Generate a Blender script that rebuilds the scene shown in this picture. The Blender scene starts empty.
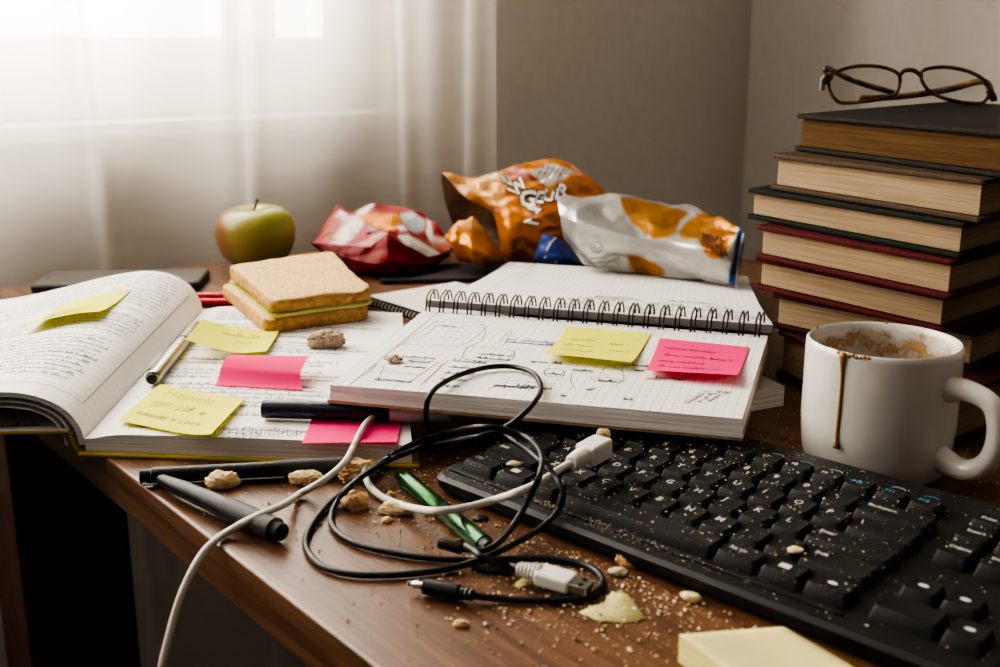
import bpy, bmesh, math, random
from mathutils import Vector, Matrix, noise
from mathutils.bvhtree import BVHTree

scene = bpy.context.scene
COL = scene.collection
rnd = random.Random(7)
T = 0.75                       # desk top height above the floor
FPX, PITCH, H = 1100.0, math.radians(14.5), 0.225
CP, SP = math.cos(PITCH), math.sin(PITCH)

# ------------------------------------------------------------------ measuring helpers (desk coordinates: z = 0 is the desk top)
def ray(px, py):
    x = (px - 500) / FPX; y = -(py - 333.5) / FPX
    return Vector((x, CP + y * SP, -SP + y * CP))
def P(px, py, z=0.0):          # point at height z on that sight line
    d = ray(px, py); t = (z - H) / d.z
    return Vector((d.x * t, d.y * t, z))
def W(px, py, Y):              # point at distance Y on that sight line
    d = ray(px, py); t = Y / d.y
    return Vector((d.x * t, Y, H + d.z * t))
def proj(p):
    z = p[2] - H
    dep = p[1] * CP - z * SP; up = p[1] * SP + z * CP
    return (500 + FPX * p[0] / dep, 333.5 - FPX * up / dep)
def hit(px, py, zf):           # sight line against a height field
    d = ray(px, py); t = 0.3; prev = t
    while t < 2.5:
        p = d * t + Vector((0, 0, H))
        if p.z <= zf(p.x, p.y):
            lo, hi = prev, t
            for _ in range(20):
                m = (lo + hi) / 2; q = d * m + Vector((0, 0, H))
                if q.z <= zf(q.x, q.y): hi = m
                else: lo = m
            return d * hi + Vector((0, 0, H))
        prev = t; t += 0.002
    return P(px, py, 0)
def rot2(a): return Vector((math.cos(a), math.sin(a), 0))
E1 = rot2(math.radians(-51.0))     # along the desk's front edge, towards the viewer
E2 = rot2(math.radians(39.0))      # along the desk's window side, away from the viewer
UP = Vector((0, 0, 1))
def lerp(a, b, t): return a + (b - a) * t

# ------------------------------------------------------------------ mesh builder
class MB:
    def __init__(s): s.v = []; s.f = []; s.m = []; s.uv = []; s.c = []
    def add(s, verts, faces, mi=0, uvs=None, cols=None):
        o = len(s.v)
        s.v += [Vector(v) for v in verts]
        s.uv += list(uvs) if uvs else [(0.0, 0.0)] * len(verts)
        s.c += list(cols) if cols else [(1, 1, 1)] * len(verts)
        for i, f in enumerate(faces):
            s.f.append(tuple(k + o for k in f)); s.m.append(mi[i] if isinstance(mi, (list, tuple)) else mi)
        return s
    def prism(s, poly, z0, z1, mtop=0, mside=None, mbot=None):
        n = len(poly); ms = mtop if mside is None else mside; mb = ms if mbot is None else mbot
        f0 = z0 if callable(z0) else (lambda x, y: z0)
        f1 = z1 if callable(z1) else (lambda x, y: z1)
        v = [(p[0], p[1], f0(p[0], p[1])) for p in poly] + [(p[0], p[1], f1(p[0], p[1])) for p in poly]
        f = [tuple(range(n, 2 * n)), tuple(range(n - 1, -1, -1))] + [(i, (i + 1) % n, n + (i + 1) % n, n + i) for i in range(n)]
        area = sum(poly[i][0] * poly[(i + 1) % n][1] - poly[(i + 1) % n][0] * poly[i][1] for i in range(n))
        if area < 0: f = [tuple(reversed(q)) for q in f]
        return s.add(v, f, [mtop, mb] + [ms] * n)
    def box(s, c, sz, ax=None, mi=0):
        ax = ax or (Vector((1, 0, 0)), Vector((0, 1, 0)), UP)
        v = []
        for k in (-1, 1):
            for j in (-1, 1):
                for i in (-1, 1):
                    v.append(Vector(c) + ax[0] * (i * sz[0] / 2) + ax[1] * (j * sz[1] / 2) + ax[2] * (k * sz[2] / 2))
        return s.add(v, [(0, 2, 3, 1), (4, 5, 7, 6), (0, 1, 5, 4), (2, 6, 7, 3), (0, 4, 6, 2), (1, 3, 7, 5)], mi)
    def tube(s, pts, r, seg=10, mi=0, caps=True):
        pts = [Vector(p) for p in pts]; n = len(pts)
        rr = r if isinstance(r, (list, tuple)) else [r] * n
        v = []; f = []
        t0 = (pts[1] - pts[0]).normalized()
        a = t0.orthogonal().normalized()
        for i in range(n):
            t = (pts[min(i + 1, n - 1)] - pts[max(i - 1, 0)]).normalized()
            a = (a - t * a.dot(t)).normalized(); b = t.cross(a)
            for k in range(seg):
                w = 2 * math.pi * k / seg
                v.append(pts[i] + (a * math.cos(w) + b * math.sin(w)) * rr[i])
        for i in range(n - 1):
            for k in range(seg):
                k2 = (k + 1) % seg
                f.append((i * seg + k, i * seg + k2, (i + 1) * seg + k2, (i + 1) * seg + k))
        if caps:
            f.append(tuple(range(seg - 1, -1, -1))); f.append(tuple(range((n - 1) * seg, n * seg)))
        return s.add(v, f, mi)
    def lathe(s, p0, p1, prof, seg=24, mi=0, sx=1.0):     # profile of (distance from p0, radius) along p0->p1
        p0 = Vector(p0); t = (Vector(p1) - p0).normalized()
        a = UP - t * UP.dot(t)
        a = a.normalized() if a.length > 1e-3 else Vector((1, 0, 0))
        b = t.cross(a)
        v = []; f = []; n = len(prof)
        for d, r in prof:
            for k in range(seg):
                w = 2 * math.pi * k / seg
                v.append(p0 + t * d + (a * math.cos(w) + b * math.sin(w) * sx) * max(r, 1e-5))
        for i in range(n - 1):
            for k in range(seg):
                k2 = (k + 1) % seg
                f.append((i * seg + k, i * seg + k2, (i + 1) * seg + k2, (i + 1) * seg + k))
        f.append(tuple(range(seg - 1, -1, -1))); f.append(tuple(range((n - 1) * seg, n * seg)))
        return s.add(v, f, mi)
    def grid(s, fn, nu, nv, mi=0, closed_u=False, uvf=None, colf=None, flip=False):
        v = []; uv = []; c = []
        for j in range(nv + 1):
            for i in range(nu + (0 if closed_u else 1)):
                a, b = i / nu, j / nv
                p = fn(a, b); v.append(p)
                uv.append(uvf(a, b) if uvf else (a, b)); c.append(colf(a, b, p) if colf else (1, 1, 1))
        w = nu if closed_u else nu + 1
        f = []
        for j in range(nv):
            for i in range(nu):
                i2 = (i + 1) % w
                q = (j * w + i, j * w + i2, (j + 1) * w + i2, (j + 1) * w + i)
                f.append(tuple(reversed(q)) if flip else q)
        return s.add(v, f, mi, uv, c)
    def ribbon(s, pts, w, mp, mi=1):       # flat pen stroke: pts in page (u, v), mapped by mp
        for (a, b) in zip(pts[:-1], pts[1:]):
            dx, dy = b[0] - a[0], b[1] - a[1]; L = math.hypot(dx, dy)
            if L < 1e-7: continue
            nx, ny = -dy / L * w / 2, dx / L * w / 2; ex, ey = dx / L * w * .3, dy / L * w * .3
            q = [(a[0] + nx - ex, a[1] + ny - ey), (a[0] - nx - ex, a[1] - ny - ey), (b[0] - nx + ex, b[1] - ny + ey), (b[0] + nx + ex, b[1] + ny + ey)]
            v = [mp(*k) for k in q]
            s.add(v, [(0, 1, 2, 3)], mi)

ORG = {}
def obj(name, mb, mats, parent=None, origin=None, smooth=None, bevel=None, solid=None, subsurf=0):
    """links the builder as ONE mesh object; top level: origin at its base"""
    if parent is not None: org = ORG[parent.name]
    elif origin is not None: org = Vector(origin)
    else:
        n = len(mb.v)
        org = Vector((sum(v.x for v in mb.v) / n, sum(v.y for v in mb.v) / n, min(v.z for v in mb.v)))
    me = bpy.data.meshes.new(name)
    me.from_pydata([tuple(v - org) for v in mb.v], [], mb.f)
    for m in (mats if isinstance(mats, (list, tuple)) else [mats]): me.materials.append(m)
    me.polygons.foreach_set('material_index', mb.m)
    uvl = me.uv_layers.new(name='UVMap')
    vi = [0] * len(me.loops); me.loops.foreach_get('vertex_index', vi)
    flat = []
    for k in vi: flat += list(mb.uv[k])
    uvl.data.foreach_set('uv', flat)
    if any(c != (1, 1, 1) for c in mb.c):
        ca = me.color_attributes.new('Col', 'FLOAT_COLOR', 'POINT')
        fl = []
        for c in mb.c: fl += [c[0], c[1], c[2], 1.0]
        ca.data.foreach_set('color', fl)
    me.update()
    if smooth is not None:
        me.polygons.foreach_set('use_smooth', [True] * len(me.polygons))
        if smooth < 179: me.set_sharp_from_angle(angle=math.radians(smooth))
    o = bpy.data.objects.new(name, me); COL.objects.link(o)
    if parent is not None: o.parent = parent
    else: o.location = org + Vector((0, 0, T))
    ORG[o.name] = org
    if bevel:
        b = o.modifiers.new('Bevel', 'BEVEL'); b.width = bevel; b.segments = 3; b.limit_method = 'ANGLE'; b.angle_limit = math.radians(40); b.harden_normals = False
    if solid:
        b = o.modifiers.new('Solidify', 'SOLIDIFY'); b.thickness = solid; b.offset = -1
    if subsurf:
        b = o.modifiers.new('Subdivision', 'SUBSURF'); b.levels = subsurf; b.render_levels = subsurf
    return o
def thing(name, origin, label, cat, group=None):
    o = bpy.data.objects.new(name, None); COL.objects.link(o)
    o.empty_display_size = 0.02
    org = Vector(origin); o.location = org + Vector((0, 0, T)); ORG[o.name] = org
    return tag(o, label, cat, group)
def tag(o, label, cat, group=None, kind=None):
    o['label'] = label; o['category'] = cat
    if group: o['group'] = group
    if kind: o['kind'] = kind
    return o
def struct(o): o['kind'] = 'structure'; return o

# ------------------------------------------------------------------ materials
def mat(name, col=(.8, .8, .8), rough=.5, metal=0.0, spec=.5, **kw):
    m = bpy.data.materials.new(name); m.use_nodes = True
    b = m.node_tree.nodes['Principled BSDF']
    b.inputs['Base Color'].default_value = (*col, 1); b.inputs['Roughness'].default_value = rough
    b.inputs['Metallic'].default_value = metal; b.inputs['Specular IOR Level'].default_value = spec
    for k, v in kw.items(): b.inputs[k.replace('_', ' ')].default_value = v
    return m
def N(m, t, **kw):
    n = m.node_tree.nodes.new(t)
    for k, v in kw.items():
        if hasattr(n, k): setattr(n, k, v)
        else: n.inputs[k].default_value = v
    return n
def L(m, a, b): m.node_tree.links.new(a, b)
def bsdf(m): return m.node_tree.nodes['Principled BSDF']
def ramp(m, fac, stops):
    r = N(m, 'ShaderNodeValToRGB'); e = r.color_ramp.elements
    while len(e) < len(stops): e.new(0.5)
    for k, (p, c) in enumerate(stops):
        e[k].position = p; e[k].color = (*c, 1)
    L(m, fac, r.inputs[0]); return r.outputs[0]
def noise_tex(m, scale, detail=4, rough=.5, mapscale=None, rotz=0, coord='Object'):
    tc = N(m, 'ShaderNodeTexCoord'); src = tc.outputs[coord]
    if mapscale or rotz:
        mp = N(m, 'ShaderNodeMapping'); mp.inputs['Scale'].default_value = mapscale or (1, 1, 1); mp.inputs['Rotation'].default_value = (0, 0, rotz)
        L(m, src, mp.inputs[0]); src = mp.outputs[0]
    n = N(m, 'ShaderNodeTexNoise'); n.inputs['Scale'].default_value = scale; n.inputs['Detail'].default_value = detail; n.inputs['Roughness'].default_value = rough
    L(m, src, n.inputs[0]); return n.outputs[0]
def bump(m, fac, strength=.2, dist=.001):
    b = N(m, 'ShaderNodeBump'); b.inputs['Strength'].default_value = strength; b.inputs['Distance'].default_value = dist
    L(m, fac, b.inputs['Height']); L(m, b.outputs[0], bsdf(m).inputs['Normal'])
def noisy(name, c0, c1, scale, rough=.6, lo=.35, hi=.65, bmp=None, mapscale=None, detail=4, **kw):
    m = mat(name, c0, rough, **kw)
    f = noise_tex(m, scale, detail, .55, mapscale)
    L(m, ramp(m, f, [(lo, c0), (hi, c1)]), bsdf(m).inputs['Base Color'])
    if bmp: bump(m, f, bmp[0], bmp[1])
    return m

def wood_mat(name, cs, rotz, rough):
    m = mat(name, cs[0], rough)
    tc = N(m, 'ShaderNodeTexCoord'); mp = N(m, 'ShaderNodeMapping'); mp.vector_type = 'TEXTURE'
    mp.inputs['Rotation'].default_value = (0, 0, rotz); mp.inputs['Scale'].default_value = (1 / 2.2, 1 / 40, 1 / 40)
    L(m, tc.outputs['Object'], mp.inputs[0])
    n = N(m, 'ShaderNodeTexNoise'); n.inputs['Scale'].default_value = 1.6; n.inputs['Detail'].default_value = 7; n.inputs['Roughness'].default_value = .62; n.inputs['Distortion'].default_value = .6
    L(m, mp.outputs[0], n.inputs[0])
    mp2 = N(m, 'ShaderNodeMapping'); mp2.vector_type = 'TEXTURE'; mp2.inputs['Rotation'].default_value = (0, 0, rotz); mp2.inputs['Scale'].default_value = (1 / 14, 1 / 500, 1 / 500)
    L(m, tc.outputs['Object'], mp2.inputs[0])
    n2 = N(m, 'ShaderNodeTexNoise'); n2.inputs['Scale'].default_value = 1.5; n2.inputs['Detail'].default_value = 3
    L(m, mp2.outputs[0], n2.inputs[0])
    mx = N(m, 'ShaderNodeMath', operation='MULTIPLY_ADD'); mx.inputs[1].default_value = .45
    L(m, n2.outputs[0], mx.inputs[0]); L(m, n.outputs[0], mx.inputs[2])
    L(m, ramp(m, mx.outputs[0], [(.52, cs[0]), (.70, cs[1]), (.88, cs[2])]), bsdf(m).inputs['Base Color'])
    bump(m, mx.outputs[0], .12, .0006)
    return m
M = {}
M['wood'] = wood_mat('desk_wood', [(.050, .020, .008), (.115, .052, .024), (.19, .095, .05)], math.radians(-51), .36)
M['wood_dark'] = wood_mat('desk_leg_wood', [(.040, .018, .012), (.07, .032, .02), (.11, .05, .03)], 0, .55)
M['wall'] = noisy('wall_paint', (.66, .615, .565), (.69, .645, .595), 60, .85, bmp=(.05, .001))
M['floor'] = noisy('floor_boards', (.030, .020, .014), (.05, .033, .022), 5, .5, mapscale=(1, 12, 1))
M['ceiling'] = mat('ceiling_paint', (.6, .58, .55), .9)
M['window_white'] = mat('window_paint', (.82, .80, .76), .5)

def ink(name, c): return mat(name, c, .6, spec=.2)
M['ink'] = ink('ink_black', (.025, .025, .045)); M['ink_soft'] = ink('ink_grey', (.14, .14, .19)); M['ink_blue'] = ink('ink_blue', (.06, .07, .19))
M['ink_note'] = ink('pencil_on_note', (.10, .09, .05)); M['ink_red'] = ink('ink_red', (.42, .16, .13))

def paper_lines(name, base, line, pu, pv, wu=.06, wv=.06, rough=.75):
    """paper ruled through its UV map (metres)"""
    m = mat(name, base, rough, spec=.2)
    uv = N(m, 'ShaderNodeUVMap'); sep = N(m, 'ShaderNodeSeparateXYZ'); L(m, uv.outputs[0], sep.inputs[0])
    outs = []
    for ax, p, w in ((0, pu, wu), (1, pv, wv)):
        if not p: continue
        d = N(m, 'ShaderNodeMath', operation='DIVIDE'); d.inputs[1].default_value = p; L(m, sep.outputs[ax], d.inputs[0])
        fr = N(m, 'ShaderNodeMath', operation='FRACT'); L(m, d.outputs[0], fr.inputs[0])
        lt = N(m, 'ShaderNodeMath', operation='LESS_THAN'); lt.inputs[1].default_value = w; L(m, fr.outputs[0], lt.inputs[0])
        outs.append(lt.outputs[0])
    fac = outs[0]
    if len(outs) == 2:
        mx = N(m, 'ShaderNodeMath', operation='MAXIMUM'); L(m, outs[0], mx.inputs[0]); L(m, outs[1], mx.inputs[1]); fac = mx.outputs[0]
    mix = N(m, 'ShaderNodeMix', data_type='RGBA')
    mix.inputs['A'].default_value = (*base, 1); mix.inputs['B'].default_value = (*line, 1)
    L(m, fac, mix.inputs['Factor']); L(m, mix.outputs['Result'], bsdf(m).inputs['Base Color'])
    return m
M['page_ruled'] = paper_lines('ruled_page', (.82, .80, .77), (.60, .58, .58), None, .0085, wv=.05)
M['page_ruled_right'] = paper_lines('ruled_page_right', (.80, .78, .75), (.68, .66, .66), None, .0085, wv=.06)
M['page_grid'] = paper_lines('grid_page', (.76, .735, .71), (.40, .40, .44), .0058, .0058, .06, .06)
M['page_plain'] = mat('plain_page', (.66, .61, .575), .8, spec=.2)
def edge_mat(name, c0, c1, zs=900, lo=.35, hi=.65):
    return noisy(name, c0, c1, 1.0, .85, lo, hi, bmp=(.3, .0006), mapscale=(14, 14, zs), detail=3, spec=.15)
M['edge_white'] = edge_mat('page_edges_white', (.60, .58, .56), (.84, .82, .80))
M['edge_note'] = edge_mat('page_edges_notebook', (.54, .49, .49), (.80, .77, .75), 700)
M['edge_cream'] = edge_mat('page_edges_cream', (.25, .18, .11), (.335, .25, .162), 650)
M['edge_tan'] = edge_mat('page_edges_tan', (.065, .034, .012), (.10, .054, .02), 650)
M['cover_yellow'] = mat('book_board_yellow', (.42, .30, .03), .5)
M['shaded_edge'] = mat('page_edges_shaded', (.24, .235, .235), .8)  # near edge of the folded pages, its shade put into the colour
M['kraft'] = noisy('kraft_board', (.30, .20, .12), (.40, .28, .18), 200, .8)

def cloth(name, c0, c1, rough=.7): return noisy(name, c0, c1, 700, rough, .3, .7, bmp=(.25, .0004), spec=.10)
M['cov_black'] = cloth('cover_black', (.014, .012, .011), (.03, .026, .023)); M['cov_brown'] = cloth('cover_brown', (.055, .036, .024), (.09, .06, .04))
M['cov_green'] = cloth('cover_blackgreen', (.009, .011, .009), (.02, .024, .019)); M['cov_red'] = cloth('cover_red', (.060, .009, .011), (.09, .015, .016))
M['cov_maroon'] = cloth('cover_maroon', (.036, .008, .009), (.056, .013, .013))

def note_mat(name, c):
    m = noisy(name, c, tuple(min(1, k * 1.08) for k in c), 90, .7, spec=.2)
    b = bsdf(m)
    tr = N(m, 'ShaderNodeBsdfTranslucent'); tr.inputs[0].default_value = (*c, 1)
    mx = N(m, 'ShaderNodeMixShader'); mx.inputs[0].default_value = .3
    out = m.node_tree.nodes['Material Output']
    L(m, b.outputs[0], mx.inputs[1]); L(m, tr.outputs[0], mx.inputs[2]); L(m, mx.outputs[0], out.inputs[0])
    return m
M['note_yellow'] = note_mat('note_yellow', (.86, .84, .12)); M['note_pink'] = note_mat('note_pink', (1.0, .055, .27)); M['note_pale'] = note_mat('note_pale', (.84, .75, .36)); M['leaf'] = note_mat('leaf_paper', (.86, .84, .81))
M['black_plastic'] = noisy('black_plastic', (.0075, .0075, .0075), (.012, .012, .0118), 900, .48, bmp=(.1, .0003), spec=.35)
M['key'] = noisy('key_plastic', (.006, .006, .006), (.0105, .0103, .010), 500, .58, bmp=(.15, .0003), spec=.3)
M['legend'] = mat('key_legend', (.62, .62, .60), .6); M['legend_blue'] = mat('key_legend_blue', (.08, .42, .62), .6)
M['rubber'] = mat('black_rubber', (.010, .010, .010), .42, spec=.4); M['rubber_grey'] = mat('dark_grey_plastic', (.035, .033, .033), .5, spec=.3)
M['white_cable'] = mat('white_cable', (.66, .63, .59), .45); M['white_plug'] = mat('white_plug', (.70, .68, .66), .4)
M['metal'] = mat('metal', (.45, .435, .41), .28, 1.0); M['steel_dark'] = mat('dark_steel', (.035, .033, .033), .35, .7)
M['navy'] = mat('navy_plastic', (.012, .013, .035), .35); M['pen_black'] = mat('pen_black', (.008, .0075, .0075), .42, spec=.3)
M['pen_grey'] = mat('pen_grey', (.028, .026, .025), .5, spec=.3); M['pen_cap_grey'] = mat('pen_cap_grey', (.62, .58, .58), .5)
M['green'] = mat('green_metallic', (.018, .085, .022), .2, .6); M['red_plastic'] = mat('red_plastic', (.55, .02, .05), .35)
M['glass_sheen'] = mat('phone_glass', (.10, .092, .083), .3); M['phone_rim'] = mat('phone_rim', (.05, .043, .038), .4, .4)  # phone glass lightened: the curtain's reflection is put into its colour

def ceramic():
    m = mat('white_ceramic', (.63, .605, .57), .18, Coat_Weight=.4); return m
M['ceramic'] = ceramic()
def stain():
    m = mat('coffee_stain', (.40, .23, .09), .5)
    tc = N(m, 'ShaderNodeTexCoord'); uv = N(m, 'ShaderNodeUVMap')
    n = N(m, 'ShaderNodeTexNoise'); n.inputs['Scale'].default_value = 260; n.inputs['Detail'].default_value = 6; n.inputs['Roughness'].default_value = .7
    L(m, tc.outputs['Object'], n.inputs[0])
    n2 = N(m, 'ShaderNodeTexNoise'); n2.inputs['Scale'].default_value = 60; n2.inputs['Detail'].default_value = 3
    L(m, tc.outputs['Object'], n2.inputs[0])
    sep = N(m, 'ShaderNodeSeparateXYZ'); L(m, uv.outputs[0], sep.inputs[0])
    off = N(m, 'ShaderNodeMath', operation='MULTIPLY_ADD'); off.inputs[1].default_value = .8; off.inputs[2].default_value = -.40; L(m, n2.outputs[0], off.inputs[0])
    v2 = N(m, 'ShaderNodeMath', operation='ADD'); L(m, sep.outputs[1], v2.inputs[0]); L(m, off.outputs[0], v2.inputs[1])
    r = N(m, 'ShaderNodeValToRGB'); e = r.color_ramp.elements
    for _ in range(2): e.new(.5)
    for k, (p, c) in enumerate([(.34, 0), (.52, .5), (.70, 1), (.92, .0)]): e[k].position = p; e[k].color = (c, c, c, 1)
    L(m, v2.outputs[0], r.inputs[0])
    s = N(m, 'ShaderNodeValToRGB'); s.color_ramp.elements[0].position = .30; s.color_ramp.elements[1].position = .58
    L(m, n.outputs[0], s.inputs[0])
    mu = N(m, 'ShaderNodeMath', operation='MULTIPLY'); L(m, r.outputs[0], mu.inputs[0]); L(m, s.outputs[0], mu.inputs[1])
    L(m, mu.outputs[0], bsdf(m).inputs['Alpha'])
    return m
M['stain'] = stain()
M['coffee'] = mat('dried_coffee', (.36, .19, .065), .25)

def mix_glass(name, tint, gloss=.08, rough=.02):
    m = bpy.data.materials.new(name); m.use_nodes = True; nt = m.node_tree
    nt.nodes.remove(nt.nodes['Principled BSDF'])
    t = N(m, 'ShaderNodeBsdfTransparent'); t.inputs[0].default_value = (*tint, 1)
    g = N(m, 'ShaderNodeBsdfGlossy'); g.inputs['Roughness'].default_value = rough
    mx = N(m, 'ShaderNodeMixShader'); mx.inputs[0].default_value = gloss
    L(m, t.outputs[0], mx.inputs[1]); L(m, g.outputs[0], mx.inputs[2]); L(m, mx.outputs[0], nt.nodes['Material Output'].inputs[0])
    return m
M['lens'] = mix_glass('lens_glass', (.93, .93, .92), .07); M['pane'] = mix_glass('window_glass', (.97, .97, .97), .05)
M['tortoise'] = noisy('tortoise_frame', (.035, .018, .009), (.26, .13, .045), 60, .25, .40, .72)

def curtain_mat():
    m = bpy.data.materials.new('sheer_fabric'); m.use_nodes = True; nt = m.node_tree
    nt.nodes.remove(nt.nodes['Principled BSDF'])
    d = N(m, 'ShaderNodeBsdfDiffuse'); d.inputs[0].default_value = (.80, .77, .72, 1)
    tl = N(m, 'ShaderNodeBsdfTranslucent'); tl.inputs[0].default_value = (.82, .79, .74, 1)
    tp = N(m, 'ShaderNodeBsdfTransparent'); tp.inputs[0].default_value = (1, .985, .96, 1)
    a = N(m, 'ShaderNodeMixShader'); a.inputs[0].default_value = .5
    L(m, d.outputs[0], a.inputs[1]); L(m, tl.outputs[0], a.inputs[2])
    b = N(m, 'ShaderNodeMixShader')
    f = noise_tex(m, 9, 3, .5, mapscale=(1, 1, 6))
    mr = N(m, 'ShaderNodeMapRange'); mr.inputs['From Min'].default_value = .3; mr.inputs['From Max'].default_value = .7; mr.inputs['To Min'].default_value = .24; mr.inputs['To Max'].default_value = .30
    L(m, f, mr.inputs[0]); L(m, mr.outputs[0], b.inputs[0])
    L(m, a.outputs[0], b.inputs[1]); L(m, tp.outputs[0], b.inputs[2]); L(m, b.outputs[0], nt.nodes['Material Output'].inputs[0])
    return m
M['curtain'] = curtain_mat()

def foil_mat(name, rough=.3, metal=.35, inside=(.55, .52, .5), spec=.5):
    """printed film: colours from the print stored on the mesh, silvery inside"""
    m = mat(name, (.8, .8, .8), rough, metal, spec)
    a = N(m, 'ShaderNodeVertexColor'); a.layer_name = 'Col'
    g = N(m, 'ShaderNodeNewGeometry')
    mix = N(m, 'ShaderNodeMix', data_type='RGBA'); mix.inputs['B'].default_value = (*inside, 1)
    L(m, g.outputs['Backfacing'], mix.inputs['Factor']); L(m, a.outputs[0], mix.inputs['A'])
    L(m, mix.outputs['Result'], bsdf(m).inputs['Base Color'])
    f = noise_tex(m, 70, 5, .6); bump(m, f, .35, .0015)
    return m

# ------------------------------------------------------------------ handwriting
GLY = {'a': '84 26 02 20 62 84|88 80 90', 'b': '0F 00 50 82 68 28 06', 'c': '86 48 06 02 40 82', 'd': '86 48 06 02 40 82|8F 80', 'e': '04 84 68 28 04 02 40 82',
       'f': '8E 5F 4B 40|18 78', 'g': '86 48 04 30 84|88 81 6C 2C', 'i': '48 40 60|4B 4C', 'j': '58 50 3C', 'l': '4F 41 60', 'm': '00 08|06 38 48 40|46 78 88 80', 'n': '00 08|06 48 78 80',
       'o': '48 06 02 40 72 86 48', 'p': '08 0C|06 48 86 82 40 02', 'q': '86 48 04 30 84|88 8C', 'r': '08 00|05 38 68', 's': '86 48 16 74 72 40 02', 't': '4D 41 60|18 78', 'u': '08 02 30 82|88 80',
       'v': '08 40 88', 'w': '08 20 46 60 88', 'x': '08 80|00 88', 'y': '08 42|88 2C', 'z': '08 88 00 80', 'E': '8F 0F 00 80|08 68', 'L': '0F 00 80', 'U': '0F 02 40 82 8F', 'H': '0F 00|8F 80|08 88',
       'I': '4F 40', 'T': '0F 8F|4F 40', 'J': '8F 82 40 02', 'R': '00 0F 6F 8B 68 08|48 80', '2': '0B 4F 8B 00 80', '.': '40 50', 'A': '00 4F 80|26 66', 'k': '0F 00|04 88|24 80', 'h': '0F 00|06 48 78 80'}
def glyph_strokes(text, h, slant=.25, jit=.08, r=rnd):
    """strokes in (u,v) metres, x-height h"""
    u = 0.0; res = []
    for ch in text:
        if ch == ' ': u += h * .9; continue
        g = GLY.get(ch)
        if not g: continue
        for st in g.split('|'):
            pts = []
            for q in st.split():
                x = int(q[0], 16) / 8 * .75 * h; y = int(q[1], 16)
                desc = ch in 'gjpqy' and q[1] == 'C'
                y = (-.5 if desc else y / 8) * h
                pts.append((u + x + y * slant + r.uniform(-jit, jit) * h, y + r.uniform(-jit, jit) * h))
            res.append(pts)
        u += h * .98
    return res, u
def scribble(length, h, r=rnd, word=True):
    """illegible joined-up writing of a given length"""
    res = []; u = 0.0
    while u < length:
        wl = min(h * r.uniform(2.2, 6.5), length - u)
        pts = []; x = u
        while x < u + wl:
            k = r.random(); a = h * r.uniform(.7, 1.1)
            if k < .18: a = h * 1.9
            if k > .92: pts.append((x + h * .1, -h * .7))
            pts += [(x, r.uniform(-.05, .15) * h), (x + h * .22, a), (x + h * .42, a * r.uniform(.5, .9)), (x + h * .5, r.uniform(-.05, .2) * h)]
            x += h * r.uniform(.55, .8)
        if len(pts) > 1: res.append(pts)
        u += wl + h * r.uniform(.6, 1.1)
    return res
def write(mb, strokes, u0, v0, mp, w=.00035, mi=1, ang=0.0, ys=1.9):       # tall, narrow hand
    ca, sa = math.cos(ang), math.sin(ang)
    for st in strokes: mb.ribbon([(u0 + x * ca - y * ys * sa, v0 + x * sa + y * ys * ca) for x, y in st], w, mp, mi)
def ell(cu, cv, a, b, n=22, a0=0, a1=6.4, jit=.04, r=rnd):
    return [(cu + a * math.cos(a0 + (a1 - a0) * i / n) * (1 + r.uniform(-jit, jit)), cv + b * math.sin(a0 + (a1 - a0) * i / n) * (1 + r.uniform(-jit, jit))) for i in range(n + 1)]
def rough_line(a, b, n=6, j=.0004, r=rnd):
    return [(lerp(a[0], b[0], i / n) + r.uniform(-j, j), lerp(a[1], b[1], i / n) + r.uniform(-j, j)) for i in range(n + 1)]
def cat(pts, n=8, closed=False):
    """Catmull-Rom through points"""
    pts = [Vector(p) for p in pts]; N_ = len(pts); out = []
    rng = range(N_) if closed else range(N_ - 1)
    for i in rng:
        if closed: p0, p1, p2, p3 = pts[i - 1], pts[i], pts[(i + 1) % N_], pts[(i + 2) % N_]
        else: p0, p1, p2, p3 = pts[max(i - 1, 0)], pts[i], pts[i + 1], pts[min(i + 2, N_ - 1)]
        for k in range(n):
            t = k / n
            out.append(.5 * ((2 * p1) + (p2 - p0) * t + (2 * p0 - 5 * p1 + 4 * p2 - p3) * t * t + (3 * p1 - p0 - 3 * p2 + p3) * t ** 3))
    if not closed: out.append(pts[-1])
    return out
_txt = {}
def text_mesh(s, bold=0.0):
    """built-in font outline as flat triangles, cap height about 1"""
    if (s, bold) in _txt: return _txt[(s, bold)]
    cu = bpy.data.curves.new('t', 'FONT'); cu.body = s; cu.size = 1.0; cu.resolution_u = 2; cu.fill_mode = 'FRONT'; cu.offset = bold
    o = bpy.data.objects.new('t', cu); COL.objects.link(o)
    me = bpy.data.meshes.new_from_object(o)
    r = ([tuple(v.co) for v in me.vertices], [tuple(p.vertices) for p in me.polygons])
    COL.objects.unlink(o); bpy.data.objects.remove(o); bpy.data.curves.remove(cu); bpy.data.meshes.remove(me)
    _txt[(s, bold)] = r; return r
def in_poly(x, y, poly):
    c = False; j = len(poly) - 1
    for i in range(len(poly)):
        xi, yi = poly[i]; xj, yj = poly[j]
        if (yi > y) != (yj > y) and x < (xj - xi) * (y - yi) / (yj - yi) + xi: c = not c
        j = i
    return c
def rrect(c, ax, ay, w, h, r, n=5):
    """rounded rectangle outline (list of Vector) about c with axes ax, ay"""
    out = []
    for (sx, sy, a0) in ((1, 1, 0), (-1, 1, 90), (-1, -1, 180), (1, -1, 270)):
        for k in range(n + 1):
            a = math.radians(a0 + 90 * k / n)
            out.append(Vector(c) + ax * (sx * (w / 2 - r) + r * math.cos(a)) + ay * (sy * (h / 2 - r) + r * math.sin(a)))
    return out

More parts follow.
